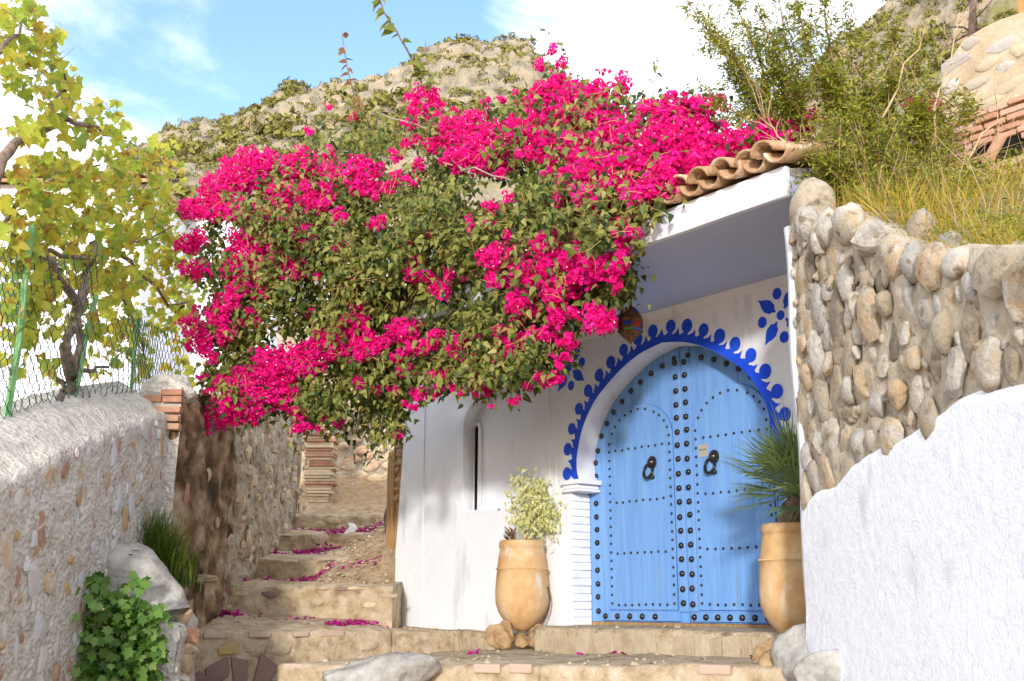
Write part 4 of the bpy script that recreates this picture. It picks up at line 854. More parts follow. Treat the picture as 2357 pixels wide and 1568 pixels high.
# ================================================================== POTS AND THINGS ON THE TERRACE
PK = .00122
PROF = [(745, 0), (750, 45), (725, 130 * .62), (690, 130), (640, 172), (590, 203), (515, 226), (435, 229), (335, 223), (248, 213), (240, 219), (232, 219), (224, 211), (150, 203), (80, 190), (68, 188), (60, 196), (35, 199), (12, 195), (0, 186), (4, 172), (60, 165), (60, 0)]
def pot(name_label, loc, s, rz):
    root = empty('terracotta_jar', tuple(loc), rz); tag(root, name_label, 'jar', 'terracotta jars by the door')
    m = MB(); m.lathe([(r * PK * s, (745 - z) * PK * s) for z, r in PROF], 40); o = m.build('body', M['terracotta'], root, True)
    m = MB(); n_ = 64
    for i in range(n_):
        a_ = 2 * math.pi * i / n_; r = .220 * s * 1.222; z_ = (745 - 236) * PK * s; r = 218 * PK * s
        m.box(r * math.cos(a_) - .008, r * math.cos(a_) + .008, r * math.sin(a_) - .008, r * math.sin(a_) + .008, z_ - .006, z_ + .006)
    m.build('rope_band', M['terracotta'], root, bevel=.003)
    m = MB(); m.lathe([(0, (745 - 40) * PK * s), (160 * PK * s, (745 - 46) * PK * s)], 20); m.build('soil', M['dirt'], root)
    return root
pA = at(1202, 1452, 11.05); potA = pot('terracotta jar with a small variegated tree, set on rocks against the white wall', pA, .96, .3)
m = MB(); m.tube([(.20, -.205, .42), (.235, -.165, .30), (.222, -.15, .20), (.17, -.13, .10), (.12, -.10, .05)], .008, 5); m.build('crack', M['brass'], potA)
pB = at(1836, 1474, 8.28); potB = pot('terracotta jar with a fan palm, half hidden behind the cobble wall', pB, .93, 1.4)
def rock(name_label, loc, sc, mat, seed, ang=5, rot=(0, 0, 0), nm='rock', sub=4, grp=None):
    o = put(nm, stone_mesh(nm, mat, seed, sub, ang, 1.0), None, tuple(loc), rot, sc)
    me = o.data; co = np.array([v.co[:] for v in me.vertices]); d = fbm(co * 1.0 + seed, 2.2, 4) * .11 + fbm(co + seed * 3, 7.5, 3) * .035
    nrm_ = co / np.linalg.norm(co, axis=1, keepdims=True); me.vertices.foreach_set('co', (co + nrm_ * d[:, None]).astype(np.float32).ravel()); me.polygons.foreach_set('use_smooth', np.ones(len(me.polygons), dtype=bool)); me.update()
    return tag(o, name_label, 'rock', grp)
G1 = 'rocks propping up the jars'
rock('ochre rock under the left side of the jar by the white wall', at(1158, 1466, 10.9) , (.16, .13, .13), M['orock'], 21, 6, grp=G1)
rock('greyer rough rock under the right side of the jar by the white wall', at(1240, 1466, 10.85), (.12, .12, .11), M['orock'], 22, 6, grp=G1)
rock('small dark rock wedged between two ochre rocks under the jar', at(1203, 1477, 10.98), (.10, .10, .08), M['orock'], 23, 5, grp=G1)
rock('crumbly ochre rock at the end of the door step under the palm jar', at(1785, 1508, 7.95), (.17, .17, .15), M['orock'], 24, 5, grp=G1)
rock('big brown rock at the foot of the cobble wall', at(1800, 1566, 7.2), (.16, .16, .20), M['orock'], 25, 4)
rock('grey white splashed rock where roughcast meets the terrace', at(1880, 1515, 6.95), (.25, .24, .22), M['grock'], 26, 4)
rock('grey lump of stone and mortar beneath the roughcast', at(1925, 1562, 6.45), (.24, .22, .20), M['grock'], 27, 3)
rock('pale weathered boulder at the front edge of the terrace', at(862, 1572, 7.9), (.42, .24, .19), M['grock'], 28, 6, sub=4)
rock('large smooth grey boulder in front of the grass clump', at(300, 1368, 8.75), (.52, .30, .27), M['grock'], 33, 4, rot=(0, .45, -.25))
rock('round pale stone at the lower end of the grey boulder', at(392, 1400, 8.75), (.12, .12, .13), M['grock'], 30, 2)
rock('flat cream stone lying beside the steps', at(468, 1335, 10.8), (.17, .15, .045), M['step'], 31, 4, rot=(0, -.1, 0))
# low stone edging on the left, beside the leafy plant
kw = empty('planter_wall', tuple(at(410, 1480, 8.9))); tag(kw, 'low rough wall of stone and red brick bits beside the leafy plant', 'low wall')
KP = [(-2.47, 8.45, -1.0, -.17), (-2.52, 8.8, -1.0, -.13), (-2.58, 9.1, -1.0, -.10), (-2.66, 9.5, -.9, -.05)]
o, _, _ = wall_ribbon('render', KP, .5, 60, M['lmortar'], None, amp=.05, sc=3, nv=24, round_=.08); under(o, kw)
for k, (x, y, r, c) in enumerate([(420, 1460, .11, 'brick'), (425, 1530, .09, 'rstone'), (400, 1555, .10, 'lstone'), (385, 1440, .06, 'brick'), (425, 1420, .07, 'rstone'), (405, 1500, .08, 'lstone'), (435, 1490, .07, 'rstone')]):
    p = at(x, y, 8.75); under(put('stone', stone_mesh('stone', M[c], 800 + k, 2, 5, .8), None, tuple(p), rand_rot(), (r, r, r * 1.3)), kw)
m = MB(); 
A = np.zeros((24, 24, 3))
for i, u in enumerate(np.linspace(0, 1, 24)):
    for j, v in enumerate(np.linspace(0, 1, 24)): A[i, j] = (-3.3 + (.75 - .50 * v) * u, 8.5 + 2.2 * v, -.22 + .26 * v)
A[..., 2] += fbm(A.reshape(-1, 3), 3, 3).reshape(24, 24) * .05
structure(sheet('planting_bed', skirt(A, .5), M['dirt']))

# ================================================================== PLANTS
def rv3(n): 
    d = rs.randn(n, 3); return d / np.linalg.norm(d, axis=1, keepdims=True)
def split(name_one, name_many, tmpl, pos, R, scale, mat, parent, n=300, rv=None):
    """the ones nearest the street one by one, the rest as one mesh"""
    order = np.argsort(-np.asarray(scale) / np.linalg.norm(pos, axis=1) + rs.rand(len(pos)) * .004 + (pos[:, 1] * .0)); n = min(n, len(pos)); a_, b_ = order[:n], order[n:]
    base = np.array(parent.location)
    singles(name_one, tmpl, pos[a_] - base, R[a_], np.asarray(scale)[a_], mat, parent)
    if len(b_): scatter(name_many, tmpl, pos[b_] - base, R[b_], np.asarray(scale)[b_], mat, parent, rv=None if rv is None else rv[b_])
def tubes(name, lines, mat, parent, k=5, kind=None):
    m = MB(); b_ = np.array(parent.location)
    for pts, r in lines: m.tube([tuple(np.asarray(p) - b_) for p in pts], r, k)
    me = mesh_from(name, m.v, m.f, mat, True); o = put(name, me, parent)
    if kind: o['kind'] = kind
    return o
def crook(a_, b_, n=6, amp=.08):
    a_, b_ = np.asarray(a_, float), np.asarray(b_, float); L = np.linalg.norm(b_ - a_); t = np.linspace(0, 1, n)[:, None]
    w = np.cumsum(rs.randn(n, 3), 0); w -= w[0] + (w[-1] - w[0]) * t; return a_ + (b_ - a_) * t + w * amp * L / 2

# --- bougainvillea ------------------------------------------------------------
bv = empty('bougainvillea', tuple(H(-4.95, .3, -.1))); tag(bv, 'huge bougainvillea covered in magenta bracts, tumbling over the porch roof', 'bougainvillea')
def bY(x, y):
    Y = np.interp(x, [380, 500, 700, 900, 1200, 1450, 1600, 1700, 1850, 2250], [10.6, 10.5, 10.3, 9.9, 8.9, 7.9, 7.3, 7.05, 7.15, 8.0])
    return Y + np.clip((470 - y) * .0035, 0, 1.4) + np.clip((y - 650) * .0010, 0, .35)
def bpt(x, y, off=0.0): return np.array([at(a_, b_, c_ ) for a_, b_, c_ in zip(x, y, bY(x, y) + off)])
POLY = [(470, 560), (520, 470), (600, 430), (690, 345), (760, 290), (850, 260), (960, 275), (1080, 280), (1190, 270), (1260, 200), (1360, 215), (1420, 240), (1500, 250), (1590, 250), (1650, 330), (1760, 310), (1830, 330), (1780, 368), (1650, 385), (1585, 425), (1515, 458), (1470, 540), (1435, 640), (1385, 710), (1340, 710), (1290, 740), (1310, 810), (1240, 850), (1120, 880), (1050, 870), (960, 870), (930, 900), (915, 980), (850, 1000), (760, 960), (690, 950), (600, 935), (520, 930), (490, 850), (510, 790), (470, 760), (500, 660)]
PX = np.array(POLY, float)
def inside(x, y):
    c = np.zeros(len(x), bool); j = len(PX) - 1
    for i in range(len(PX)):
        xi, yi = PX[i]; xj, yj = PX[j]
        q = ((yi > y) != (yj > y)) & (x < (xj - xi) * (y - yi) / (yj - yi + 1e-12) + xi); c ^= q; j = i
    return c
# leaf sprays: little drooping clusters through the whole volume
N = 5600; x = rs.uniform(440, 1840, N * 4); y = rs.uniform(190, 1000, N * 4)
k = inside(x + rs.randn(N * 4) * 10, y + rs.randn(N * 4) * 10); x, y = x[k][:N], y[k][:N]
gapn = vnoise(np.c_[x * .011, y * .011, x * 0]); keep = (gapn > -.42) | (x > 1000) & (gapn > -.6) ; 
upper = (y < 420) & (rs.rand(len(x)) < .35); keep &= ~upper; x, y = x[keep], y[keep]
off = rs.uniform(-.15, .95, len(x)) ** 1.0; off = off - .18 * (vnoise(np.c_[x * .006, y * .006, x * 0 + 4]) > .1)
cl3 = vnoise(np.c_[x * .021, y * .021, x * 0 + 11]) + .5 * vnoise(np.c_[x * .05, y * .05, x * 0 + 3]); kp = (off > .30) | (cl3 > -.12); x, y, off = x[kp], y[kp], off[kp]; off = np.where(off < .3, off - .16 * np.clip(cl3[kp], 0, 1), off)
C = bpt(x, y, off)
nl = 11; cc = np.repeat(C, nl, 0) + rs.randn(len(C) * nl, 3) * [.075, .085, .075]
tip = np.array([0, -.25, -.85]) + rs.randn(len(cc), 3) * .55; nm = np.array([-.15, -.75, .45]) + rs.randn(len(cc), 3) * .55
R = frames(nm, tip); sc_ = rs.uniform(.042, .088, len(cc))
split('leaf', 'foliage', HEART, cc, R, sc_, M['bleaf'], bv, rv=(np.repeat(rs.rand(len(C)), nl) * .55 + rs.rand(len(cc)) * .45))
# finer inner twigs and dry flower stalks
lines = []
for i in range(3600):
    j = rnd.randrange(len(C)); p = C[j] + rs.randn(3) * .07 - np.array([0, .12, 0]); d = rs.randn(3); d /= np.linalg.norm(d); L = rnd.uniform(.06, .20); q = p + d * L
    lines.append(([p, (p + q) / 2 + rs.randn(3) * .012, q], [.0030, .0024, .0015]))
tubes('twigs', lines, M['twig'], bv, 3, 'stuff')
# main limbs
LB = [[(895, 1230), (905, 1080), (905, 950), (880, 820)], [(880, 820), (760, 760), (640, 640), (560, 540)], [(880, 820), (960, 640), (1080, 520), (1250, 420), (1450, 360)], [(1080, 520), (1000, 400), (980, 300)], [(760, 760), (800, 560), (860, 420), (840, 300)], [(1250, 420), (1320, 300), (1300, 190)], [(1450, 360), (1600, 340), (1760, 330)], [(960, 640), (1150, 680), (1300, 660), (1420, 620)], [(905, 950), (800, 900), (640, 860)]]
b_id = 0
for ln in LB:
    pts = [at(px, py, bY(px, py) + .55 + (.0 if py < 900 else 3.6)) for px, py in ln]; P = np.concatenate([crook(pts[i], pts[i + 1], 5, .10)[:-1] for i in range(len(pts) - 1)] + [np.array([pts[-1]])])
    r0 = .055 if b_id == 0 else .035; tubes('branch', [(P, list(np.linspace(r0, .014, len(P))))], M['bark'], bv, 6); b_id += 1
lines = []
for px0, py0, px1, py1 in [(1000, 360, 1080, 400), (1060, 395, 1190, 420), (1030, 350, 1065, 396), (870, 260, 990, 300), (640, 560, 680, 470), (1250, 560, 1290, 500)]:
    a_ = at(px0, py0, bY(px0, py0) - .25); b__ = at(px1, py1, bY(px1, py1) - .22); lines.append((crook(a_, b__, 5, .08), list(np.linspace(.010, .005, 5))))
for ln in lines: tubes('bare_stem', [ln], M['greywood'], bv, 5)
sp_c = []; sp_l = []; SPRAY_TIPS = []
for _ in range(150):
    i = rnd.randrange(len(POLY)); p0, p1 = POLY[i], POLY[(i + 1) % len(POLY)]; t = rnd.random(); px, py = p0[0] + (p1[0] - p0[0]) * t, p0[1] + (p1[1] - p0[1]) * t
    if px > 1380 and py > 400: continue
    cx_, cy_ = 1000, 580; d = np.array([px - cx_, py - cy_], float); d /= np.linalg.norm(d); d = d + rs.randn(2) * .45; L = rnd.uniform(20, 62) * (1.0 if py < 600 else .8)
    if 1250 < px < 1480 and py > 600: L *= .45
    a_ = at(px - d[0] * 25, py - d[1] * 25, bY(px, py) + rnd.uniform(-.1, .4)); e_ = at(px + d[0] * L, py + d[1] * L + 6, bY(px, py) + rnd.uniform(-.2, .4)); P = crook(a_, e_, 5, .12); sp_l.append((P, [.006, .005, .004, .003, .002]))
    for w in np.linspace(.25, 1, rnd.randrange(7, 16)): sp_c.append(a_ + (e_ - a_) * w + rs.randn(3) * .035)
    if rnd.random() < .55: SPRAY_TIPS.append((px + d[0] * L * .8, py + d[1] * L * .8, rnd.uniform(7, 17), rnd.uniform(7, 13), rnd.uniform(.2, .5)))
tubes('twigs', sp_l, M['bark'], bv, 4, 'stuff'); sp_c = np.array(sp_c)
scatter('foliage', HEART, sp_c - np.array(bv.location), frames(np.array([-.1, -.7, .5]) + rs.randn(len(sp_c), 3) * .6, np.array([0, -.2, -.8]) + rs.randn(len(sp_c), 3) * .6), rs.uniform(.045, .09, len(sp_c)), M['bleaf'], bv)
# magenta clusters: (x, y, rx, ry, amount)
PATCH = [(500, 430, 45, 40, 1), (560, 395, 55, 50, 1.2), (600, 370, 38, 38, 1), (470, 480, 60, 30, .7), (430, 480, 25, 25, .5), (690, 375, 45, 40, .9), (725, 450, 50, 40, .8), (650, 440, 40, 30, .5), (830, 405, 42, 48, 1), (765, 395, 30, 25, .4), (975, 232, 46, 36, 1.1), (1000, 270, 22, 18, .5), (1070, 300, 70, 42, 1.1), (1120, 350, 80, 45, 1.1), (1160, 305, 65, 32, 1), (1230, 290, 60, 40, 1), (1060, 360, 60, 25, .5), (1255, 150, 22, 22, .6), (1285, 205, 60, 38, 1.1), (1335, 225, 55, 32, .9), (1250, 235, 45, 30, .7), (1315, 265, 70, 35, 1.1), (1390, 270, 50, 35, .9), (1180, 215, 16, 25, .3), (1410, 165, 32, 12, .35), (1390, 205, 40, 25, .6), (1430, 190, 25, 25, .3), (1500, 255, 45, 30, .8), (1545, 262, 60, 42, 1.3), (1585, 320, 55, 52, 1.4), (1520, 330, 60, 45, 1.3), (1450, 330, 50, 40, .8), (1470, 380, 80, 40, 1.3), (1565, 385, 65, 40, 1.3), (1615, 360, 38, 45, 1), (1390, 385, 60, 38, 1.1), (1345, 360, 45, 25, .8), (1390, 450, 70, 35, 1), (1440, 420, 60, 40, 1.1), (1522, 422, 46, 36, 1), (1565, 412, 28, 20, .7), (1340, 460, 25, 25, .5), (1640, 240, 42, 24, .9), (1600, 235, 20, 20, .4), (1700, 320, 52, 40, .9), (1760, 300, 42, 35, .6), (1790, 330, 32, 28, .6), (1670, 350, 35, 25, .6), (1425, 530, 32, 32, .8), (1430, 590, 22, 46, .8), (1395, 610, 50, 32, 1), (1340, 640, 38, 32, .8), (1418, 645, 16, 24, .5), (1160, 585, 62, 32, 1.3), (1270, 555, 48, 30, 1), (1275, 605, 66, 32, 1.3), (1330, 600, 45, 30, .9), (1205, 690, 42, 38, 1.1), (1290, 665, 48, 34, .9), (1285, 715, 28, 40, .6), (1255, 765, 42, 20, .6), (1383, 738, 38, 30, 1.2), (1365, 715, 25, 20, .5), (960, 632, 38, 22, .7), (945, 605, 20, 20, .3), (610, 575, 75, 40, .9), (660, 610, 50, 35, .7), (680, 540, 50, 35, .6), (560, 610, 45, 30, .7), (600, 660, 35, 40, .6), (540, 620, 35, 20, .5), (430, 560, 32, 26, .7), (455, 545, 22, 22, .4), (450, 615, 38, 20, .5), (480, 640, 30, 20, .3), (440, 745, 30, 28, .5), (470, 790, 20, 35, .5), (520, 760, 25, 30, .5), (690, 830, 62, 38, 1.2), (640, 855, 45, 38, .9), (770, 785, 52, 42, 1), (845, 800, 48, 38, 1), (810, 745, 32, 30, .6), (930, 755, 42, 28, .7), (905, 785, 30, 20, .4), (590, 885, 58, 40, 1.2), (555, 870, 40, 30, .8), (560, 925, 70, 34, 1.2), (500, 960, 45, 26, 1), (640, 900, 50, 30, .8), (480, 985, 20, 15, .4), (1060, 800, 32, 32, .7), (1090, 845, 30, 26, .6), (1110, 890, 28, 22, .5), (1015, 860, 32, 18, .5), (1190, 800, 30, 34, 1), (1215, 835, 22, 22, .6), (1265, 868, 36, 20, .7), (1150, 875, 16, 14, .2), (700, 945, 45, 16, .5), (730, 975, 20, 12, .3), (685, 990, 14, 16, .3), (870, 510, 25, 18, .4), (790, 565, 30, 20, .4), (1130, 240, 14, 20, .2), (900, 345, 14, 8, .15), (760, 240, 12, 12, .15), (700, 285, 14, 10, .15), (1270, 110, 12, 14, .15), (1300, 135, 8, 10, .1), (1310, 150, 10, 8, .1), (1990, 255, 30, 20, .35), (2130, 240, 45, 24, .5), (2235, 265, 25, 16, .3), (1850, 275, 40, 30, .5), (1960, 345, 40, 24, .3)]
PATCH += SPRAY_TIPS
for _ in range(230):
    qx, qy = rnd.uniform(450, 1560), rnd.uniform(260, 960)
    if inside(np.array([qx]), np.array([qy]))[0] and not (620 < qx < 1150 and 430 < qy < 760 and rnd.random() < .35): PATCH.append((qx, qy, rnd.uniform(9, 26), rnd.uniform(8, 18), rnd.uniform(.2, .7)))
PATCH += [(1010, 330, 40, 25, .7), (1090, 270, 40, 18, .6), (1330, 330, 60, 30, .9), (1280, 320, 50, 25, .8), (1420, 300, 50, 30, 1), (1500, 300, 50, 30, 1), (1620, 300, 45, 35, 1), (1240, 350, 60, 22, .7), (1330, 400, 50, 28, .7), (1500, 440, 60, 30, .9), (590, 540, 60, 35, .7), (560, 490, 45, 30, .6), (640, 500, 40, 30, .5), (540, 680, 40, 40, .6), (500, 720, 30, 30, .5), (720, 810, 50, 30, .9), (620, 820, 40, 30, .6), (520, 880, 35, 25, .5), (970, 790, 40, 25, .6), (1150, 640, 35, 25, .5), (1235, 640, 50, 30, .8)]
fp = []; fn = []
for (px, py, rx_, ry_, am) in PATCH:
    Y = float(bY(px, py)); m_per = Y / 2572.0; area = rx_ * ry_ * 3.14 * m_per ** 2; n = int(area / .00052 * (.55 + .45 * am)) + 4
    a_ = rs.uniform(0, 2 * math.pi, n); r = np.sqrt(rs.rand(n)) * rs.uniform(.7, 1.12, n)
    ca, sa = np.cos(a_), np.sin(a_); dome = np.sqrt(np.clip(1 - np.minimum(r, 1) ** 2, 0, 1)); th = min(.32, .9 * min(rx_, ry_) * m_per)
    xx, yy = px + ca * r * rx_ * 1.12, py + sa * r * ry_ * 1.12
    pn = vnoise(np.c_[xx * .035, yy * .035, xx * 0 + px]); ok = pn > -.55 + (.25 if am < .5 else 0)
    dep = -.12 - th * dome + np.abs(rs.randn(n)) * .05
    q = np.array([at(u, v, Y + w) for u, v, w in zip(xx, yy, dep)])
    nn = np.c_[ca * r * .8, -.75 - dome * .6, -sa * r * .8 + .25] + rs.randn(n, 3) * .5
    fp.append(q[ok]); fn.append(nn[ok])
fp = np.concatenate(fp); fn = np.concatenate(fn)
R = frames(fn, rs.randn(len(fn), 3)); sc_ = rs.uniform(.034, .054, len(fn))
split('flower', 'blossom', FLOWER, fp, R, sc_, M['bract'], bv)
sel = rs.rand(len(fp)) < .10; FL2 = ([(-.09, 0, .25), (.09, 0, .25), (.07, .05, .62), (-.07, .05, .62), (0, .12, .6)], [(0, 1, 2), (0, 2, 3), (3, 2, 4)])
scatter('floret', FL2, fp[sel] - np.array(bv.location), R[sel], sc_[sel] * .95, M['pale'], bv)
print('bougainvillea', len(cc), len(fp))
# long whips rising out of it: one with big green leaves, one reddish
def whip(pixels, Yd, sz, mat, name_l, n_leaf, rad=.009):
    pts = [at(px, py, Yd) for px, py in pixels]; P = np.concatenate([crook(pts[i], pts[i + 1], 4, .03)[:-1] for i in range(len(pts) - 1)] + [np.array([pts[-1]])]); w = empty(name_l[0], tuple(P[0])); tag(w, name_l[1], 'climbing shoot', 'long shoots above the bougainvillea')
    tubes('stem', [(P, list(np.linspace(rad, rad * .4, len(P))))], M['bark'], w, 5)
    t = np.sort(rs.rand(n_leaf)); c_ = np.stack([np.interp(t * (len(P) - 1), np.arange(len(P)), P[:, i]) for i in range(3)], 1); sd = rs.choice([-1, 1], n_leaf)
    tip_ = np.c_[sd * rs.uniform(.3, 1, n_leaf), rs.randn(n_leaf) * .3, rs.uniform(-1, .1, n_leaf)]; nm_ = np.array([0, -.8, .4]) + rs.randn(n_leaf, 3) * .4
    singles('leaf', HEART, c_ - P[0], frames(nm_, tip_), rs.uniform(.8, 1.5, n_leaf) * sz, mat, w)
M['redleaf'] = pmat('reddish_leaf', [(0, (.16, .07, .03)), (.6, (.28, .13, .06)), (1, (.20, .18, .06))], 6, rndw=.8, trans=.3)
M['oleaf'] = pmat('olive_leaf', [(0, (.10, .13, .02)), (.6, (.20, .23, .04)), (1, (.30, .27, .07))], 6, rndw=.8, trans=.35)
whip([(970, 190), (945, 130), (915, 75), (885, 30), (868, -20)], 10.2, .105, M['oleaf'], ('climbing_shoot', 'tall bare shoot with large olive leaves reaching the top of the picture'), 24, .014)
whip([(992, 200), (985, 150), (978, 85)], 10.2, .085, M['oleaf'], ('climbing_shoot', 'short upright shoot with green leaves beside the tall olive one'), 10)
whip([(832, 255), (808, 190), (795, 130), (788, 72)], 10.4, .070, M['redleaf'], ('climbing_shoot', 'thin shoot with reddish leaves left of the tall olive one'), 20)
whip([(1318, 220), (1302, 120), (1275, 80), (1238, 62)], 8.8, .038, M['oleaf'], ('climbing_shoot', 'thin arching shoot above the pink mass, left of the white sky'), 14, .005)
whip([(1400, 230), (1425, 195), (1455, 155)], 8.6, .034, M['oleaf'], ('climbing_shoot', 'thin slanting twig tip right of the arching shoot'), 12, .005)
# --- shoots hanging below it in shade near the house corner
lines = []; hp_ = []
for i in range(70):
    x0 = rnd.uniform(830, 915); y0 = rnd.uniform(860, 930); a_ = at(x0, y0, 11.3 + rnd.uniform(-.3, .5)); L = rnd.uniform(.2, .62); P = crook(a_, a_ + np.array([rnd.uniform(-.1, .1), 0, -L]), 4, .12); lines.append((P, .003)); hp_ += [P[k_] + rs.randn(3) * .05 for k_ in (1, 2, 2, 3, 3) ]
tubes('hanging_twigs', lines, M['bark'], bv, 3, 'stuff'); hp_ = np.array(hp_)
scatter('foliage', HEART, hp_ - np.array(bv.location), frames(np.array([0, -.6, .4]) + rs.randn(len(hp_), 3) * .6, np.array([0, 0, -1]) + rs.randn(len(hp_), 3) * .3), rs.uniform(.04, .075, len(hp_)), M['bleaf'], bv)

# --- grapevine on the left and its wire fence ---------------------------------
VN = np.array([1.0, 0.02, 0])
def vp(x, y, d=0.0): return on_plane(x, y, np.array([-3.62 + d, 8.0, 0]), VN)
vine = empty('grapevine', tuple(vp(120, 985))); tag(vine, 'old grapevine with yellowing autumn leaves climbing behind the wire fence', 'grapevine')
TR = [([(105, 1010), (130, 930), (165, 870), (150, 800), (175, 720), (190, 640), (215, 560)], .060, .035), ([(165, 870), (190, 790), (178, 700), (120, 600), (60, 560), (10, 520)], .04, .022), ([(215, 560), (300, 600), (360, 660), (440, 730)], .026, .012), ([(-15, 420), (20, 350), (75, 310), (130, 270), (175, 285), (230, 300), (290, 318)], .040, .012), ([(75, 310), (120, 245), (150, 210), (148, 170)], .020, .010), ([(60, 560), (140, 590), (215, 590), (300, 560), (400, 520)], .022, .008), ([(150, 850), (210, 855), (250, 845)], .022, .012), ([(100, 1005), (140, 960), (150, 900), (120, 850)], .032, .02), ([(10, 520), (70, 430), (130, 400), (230, 380)], .018, .008), ([(240, 640), (300, 720), (330, 800), (345, 870)], .014, .007), ([(0, 120), (45, 80), (70, 20)], .016, .006), ([(290, 480), (340, 420), (350, 350)], .010, .005)]
for pix, r0, r1 in TR:
    pts = [vp(px, py, rnd.uniform(-.12, .12)) for px, py in pix]; P = np.concatenate([crook(pts[i], pts[i + 1], 4, .10)[:-1] for i in range(len(pts) - 1)] + [np.array([pts[-1]])])
    tubes('branch' if r0 < .05 else 'trunk', [(P, list(np.linspace(r0, r1, len(P)) * rs.uniform(.85, 1.2, len(P))))], M['bark'], vine, 7)
VC = [(40, 50, 55, 55, 22), (90, 160, 75, 60, 26), (30, 160, 40, 50, 10), (125, 110, 30, 40, 7), (150, 205, 35, 30, 6), (120, 250, 50, 35, 12), (195, 285, 75, 45, 20), (250, 250, 30, 25, 5), (60, 300, 40, 30, 6), (285, 300, 25, 30, 6), (30, 290, 20, 20, 2), (85, 400, 75, 40, 24), (200, 380, 90, 50, 36), (310, 390, 60, 60, 28), (375, 390, 50, 50, 22), (60, 480, 70, 50, 26), (180, 470, 90, 50, 36), (300, 480, 80, 60, 36), (390, 490, 40, 60, 20), (100, 540, 70, 40, 18), (220, 560, 80, 50, 34), (330, 570, 80, 60, 38), (420, 600, 45, 50, 22), (210, 625, 60, 45, 22), (320, 660, 80, 55, 34), (420, 690, 55, 50, 26), (60, 600, 60, 40, 14), (90, 690, 60, 45, 18), (30, 740, 40, 50, 10), (130, 770, 25, 25, 4), (250, 720, 60, 45, 20), (280, 790, 40, 40, 10), (340, 760, 45, 45, 12), (415, 770, 50, 35, 14), (330, 850, 25, 30, 6), (430, 850, 45, 35, 14), (400, 900, 30, 25, 5), (300, 930, 30, 20, 4), (370, 330, 35, 25, 8), (230, 840, 40, 20, 4), (20, 830, 40, 30, 5), (160, 690, 30, 40, 6), (60, 660, 60, 50, 14), (130, 620, 60, 40, 16), (40, 560, 45, 40, 12), (270, 640, 60, 40, 18), (180, 740, 40, 30, 7), (60, 760, 40, 40, 8), (370, 730, 50, 40, 14), (240, 790, 50, 30, 7), (390, 560, 50, 50, 18), (350, 480, 50, 50, 16), (440, 660, 40, 40, 14), (110, 850, 40, 30, 4)]
c_ = []; 
for (px, py, rx_, ry_, n) in VC:
    n = int(n * 2.35)
    for _ in range(n):
        a_ = rnd.uniform(0, 6.28); r = math.sqrt(rnd.random()) * 1.05; c_.append(vp(px + math.cos(a_) * r * rx_, py + math.sin(a_) * r * ry_, rnd.gauss(0, .07)))
c_ = np.array(c_); n = len(c_); tip = np.array([.1, -.1, -.8]) + rs.randn(n, 3) * .6; nm = np.array([.35, -.75, .35]) + rs.randn(n, 3) * .55
s_l = rs.uniform(.045, .105, n) * np.clip(1.15 - (c_[:, 1] - 7.5) * .05, .75, 1.1)
Rv = frames(nm, tip); near = s_l / c_[:, 1]; order = np.argsort(-near)
split('leaf', 'foliage', GRAPE, c_, Rv, s_l, M['vleaf'], vine)
lines = []
for i in range(520):
    j = rnd.randrange(n); p = c_[j]; d = rs.randn(3) * [.6, .6, .8]; lines.append((crook(p, p + d * rnd.uniform(.05, .2), 4, .2), [.004, .003, .0025, .002]))
tubes('twigs', lines, M['bark'], vine, 4, 'stuff')
# leaves hanging over the far wall, between vine and bougainvillea
fence = empty('wire_fence', tuple(vp(20, 1010, .12))); tag(fence, 'green chicken wire fence on leaning green posts along the garden wall', 'fence')
for pix in ([(0, 1010), (15, 960), (45, 780), (62, 600), (75, 520)], [(160, 970), (185, 860), (205, 740), (222, 680)], [(300, 925), (308, 820), (318, 740)]):
    pts = [vp(px, py, .10) for px, py in pix]; m = MB(); d = .024
    for w_ in (0,):
        m.tube([tuple(p - np.array(fence.location)) for p in pts], d * (1.15 if pix[0][0] < 100 else .9), 4)
    m.build('post', M['greenpaint'], fence)
log = MB(); log.tube([tuple(vp(95, 950, -.25)), tuple(vp(200, 945, -.28)), tuple(vp(320, 955, -.3))], [.05, .055, .05], 9); o = log.build('timber_rail', M['greywood'], None, True); tag(o, 'horizontal weathered timber rail behind the wire fence', 'rail')
# hexagonal wire, every strand a bent line in the fence plane
b0 = np.array(fence.location); cw_, ch_ = .052, .078
def fz(y): return float(np.interp(y, [6.0, 7.38, 8.59, 9.89, 13], [.70, 1.02, 1.42, 1.76, 2.1]))
m = MB()
yy = 6.2; col = 0
while yy < 11.2:
    rows = int((1.55 if yy < 8.6 else 1.0) / ch_)
    pts = []
    for r in range(rows):
        z_ = fz(yy) - .06 + r * ch_; bul = .06 * math.sin(yy * 2.1 + r * .12) + .05 * vnoise(np.array([[yy * 1.4, r * .15, 2.0]]))[0]
        s_ = 1 if (r + col) % 2 else -1
        jx = lambda: rnd.uniform(-.006, .006)
        pts += [(-3.46 + bul + jx(), yy + s_ * cw_ * .5 + jx(), z_ + ch_ * .18), (-3.46 + bul + jx(), yy + s_ * cw_ * .5 + jx(), z_ + ch_ * .62)]
    m.tube([tuple(np.array(p) - b0) for p in pts], .0036, 3, False)
    yy += cw_ * 1.0; col += 1
me = mesh_from('wire_mesh', m.v, m.f, M['wire']); o = put('wire_mesh', me, fence); o['kind'] = 'stuff'

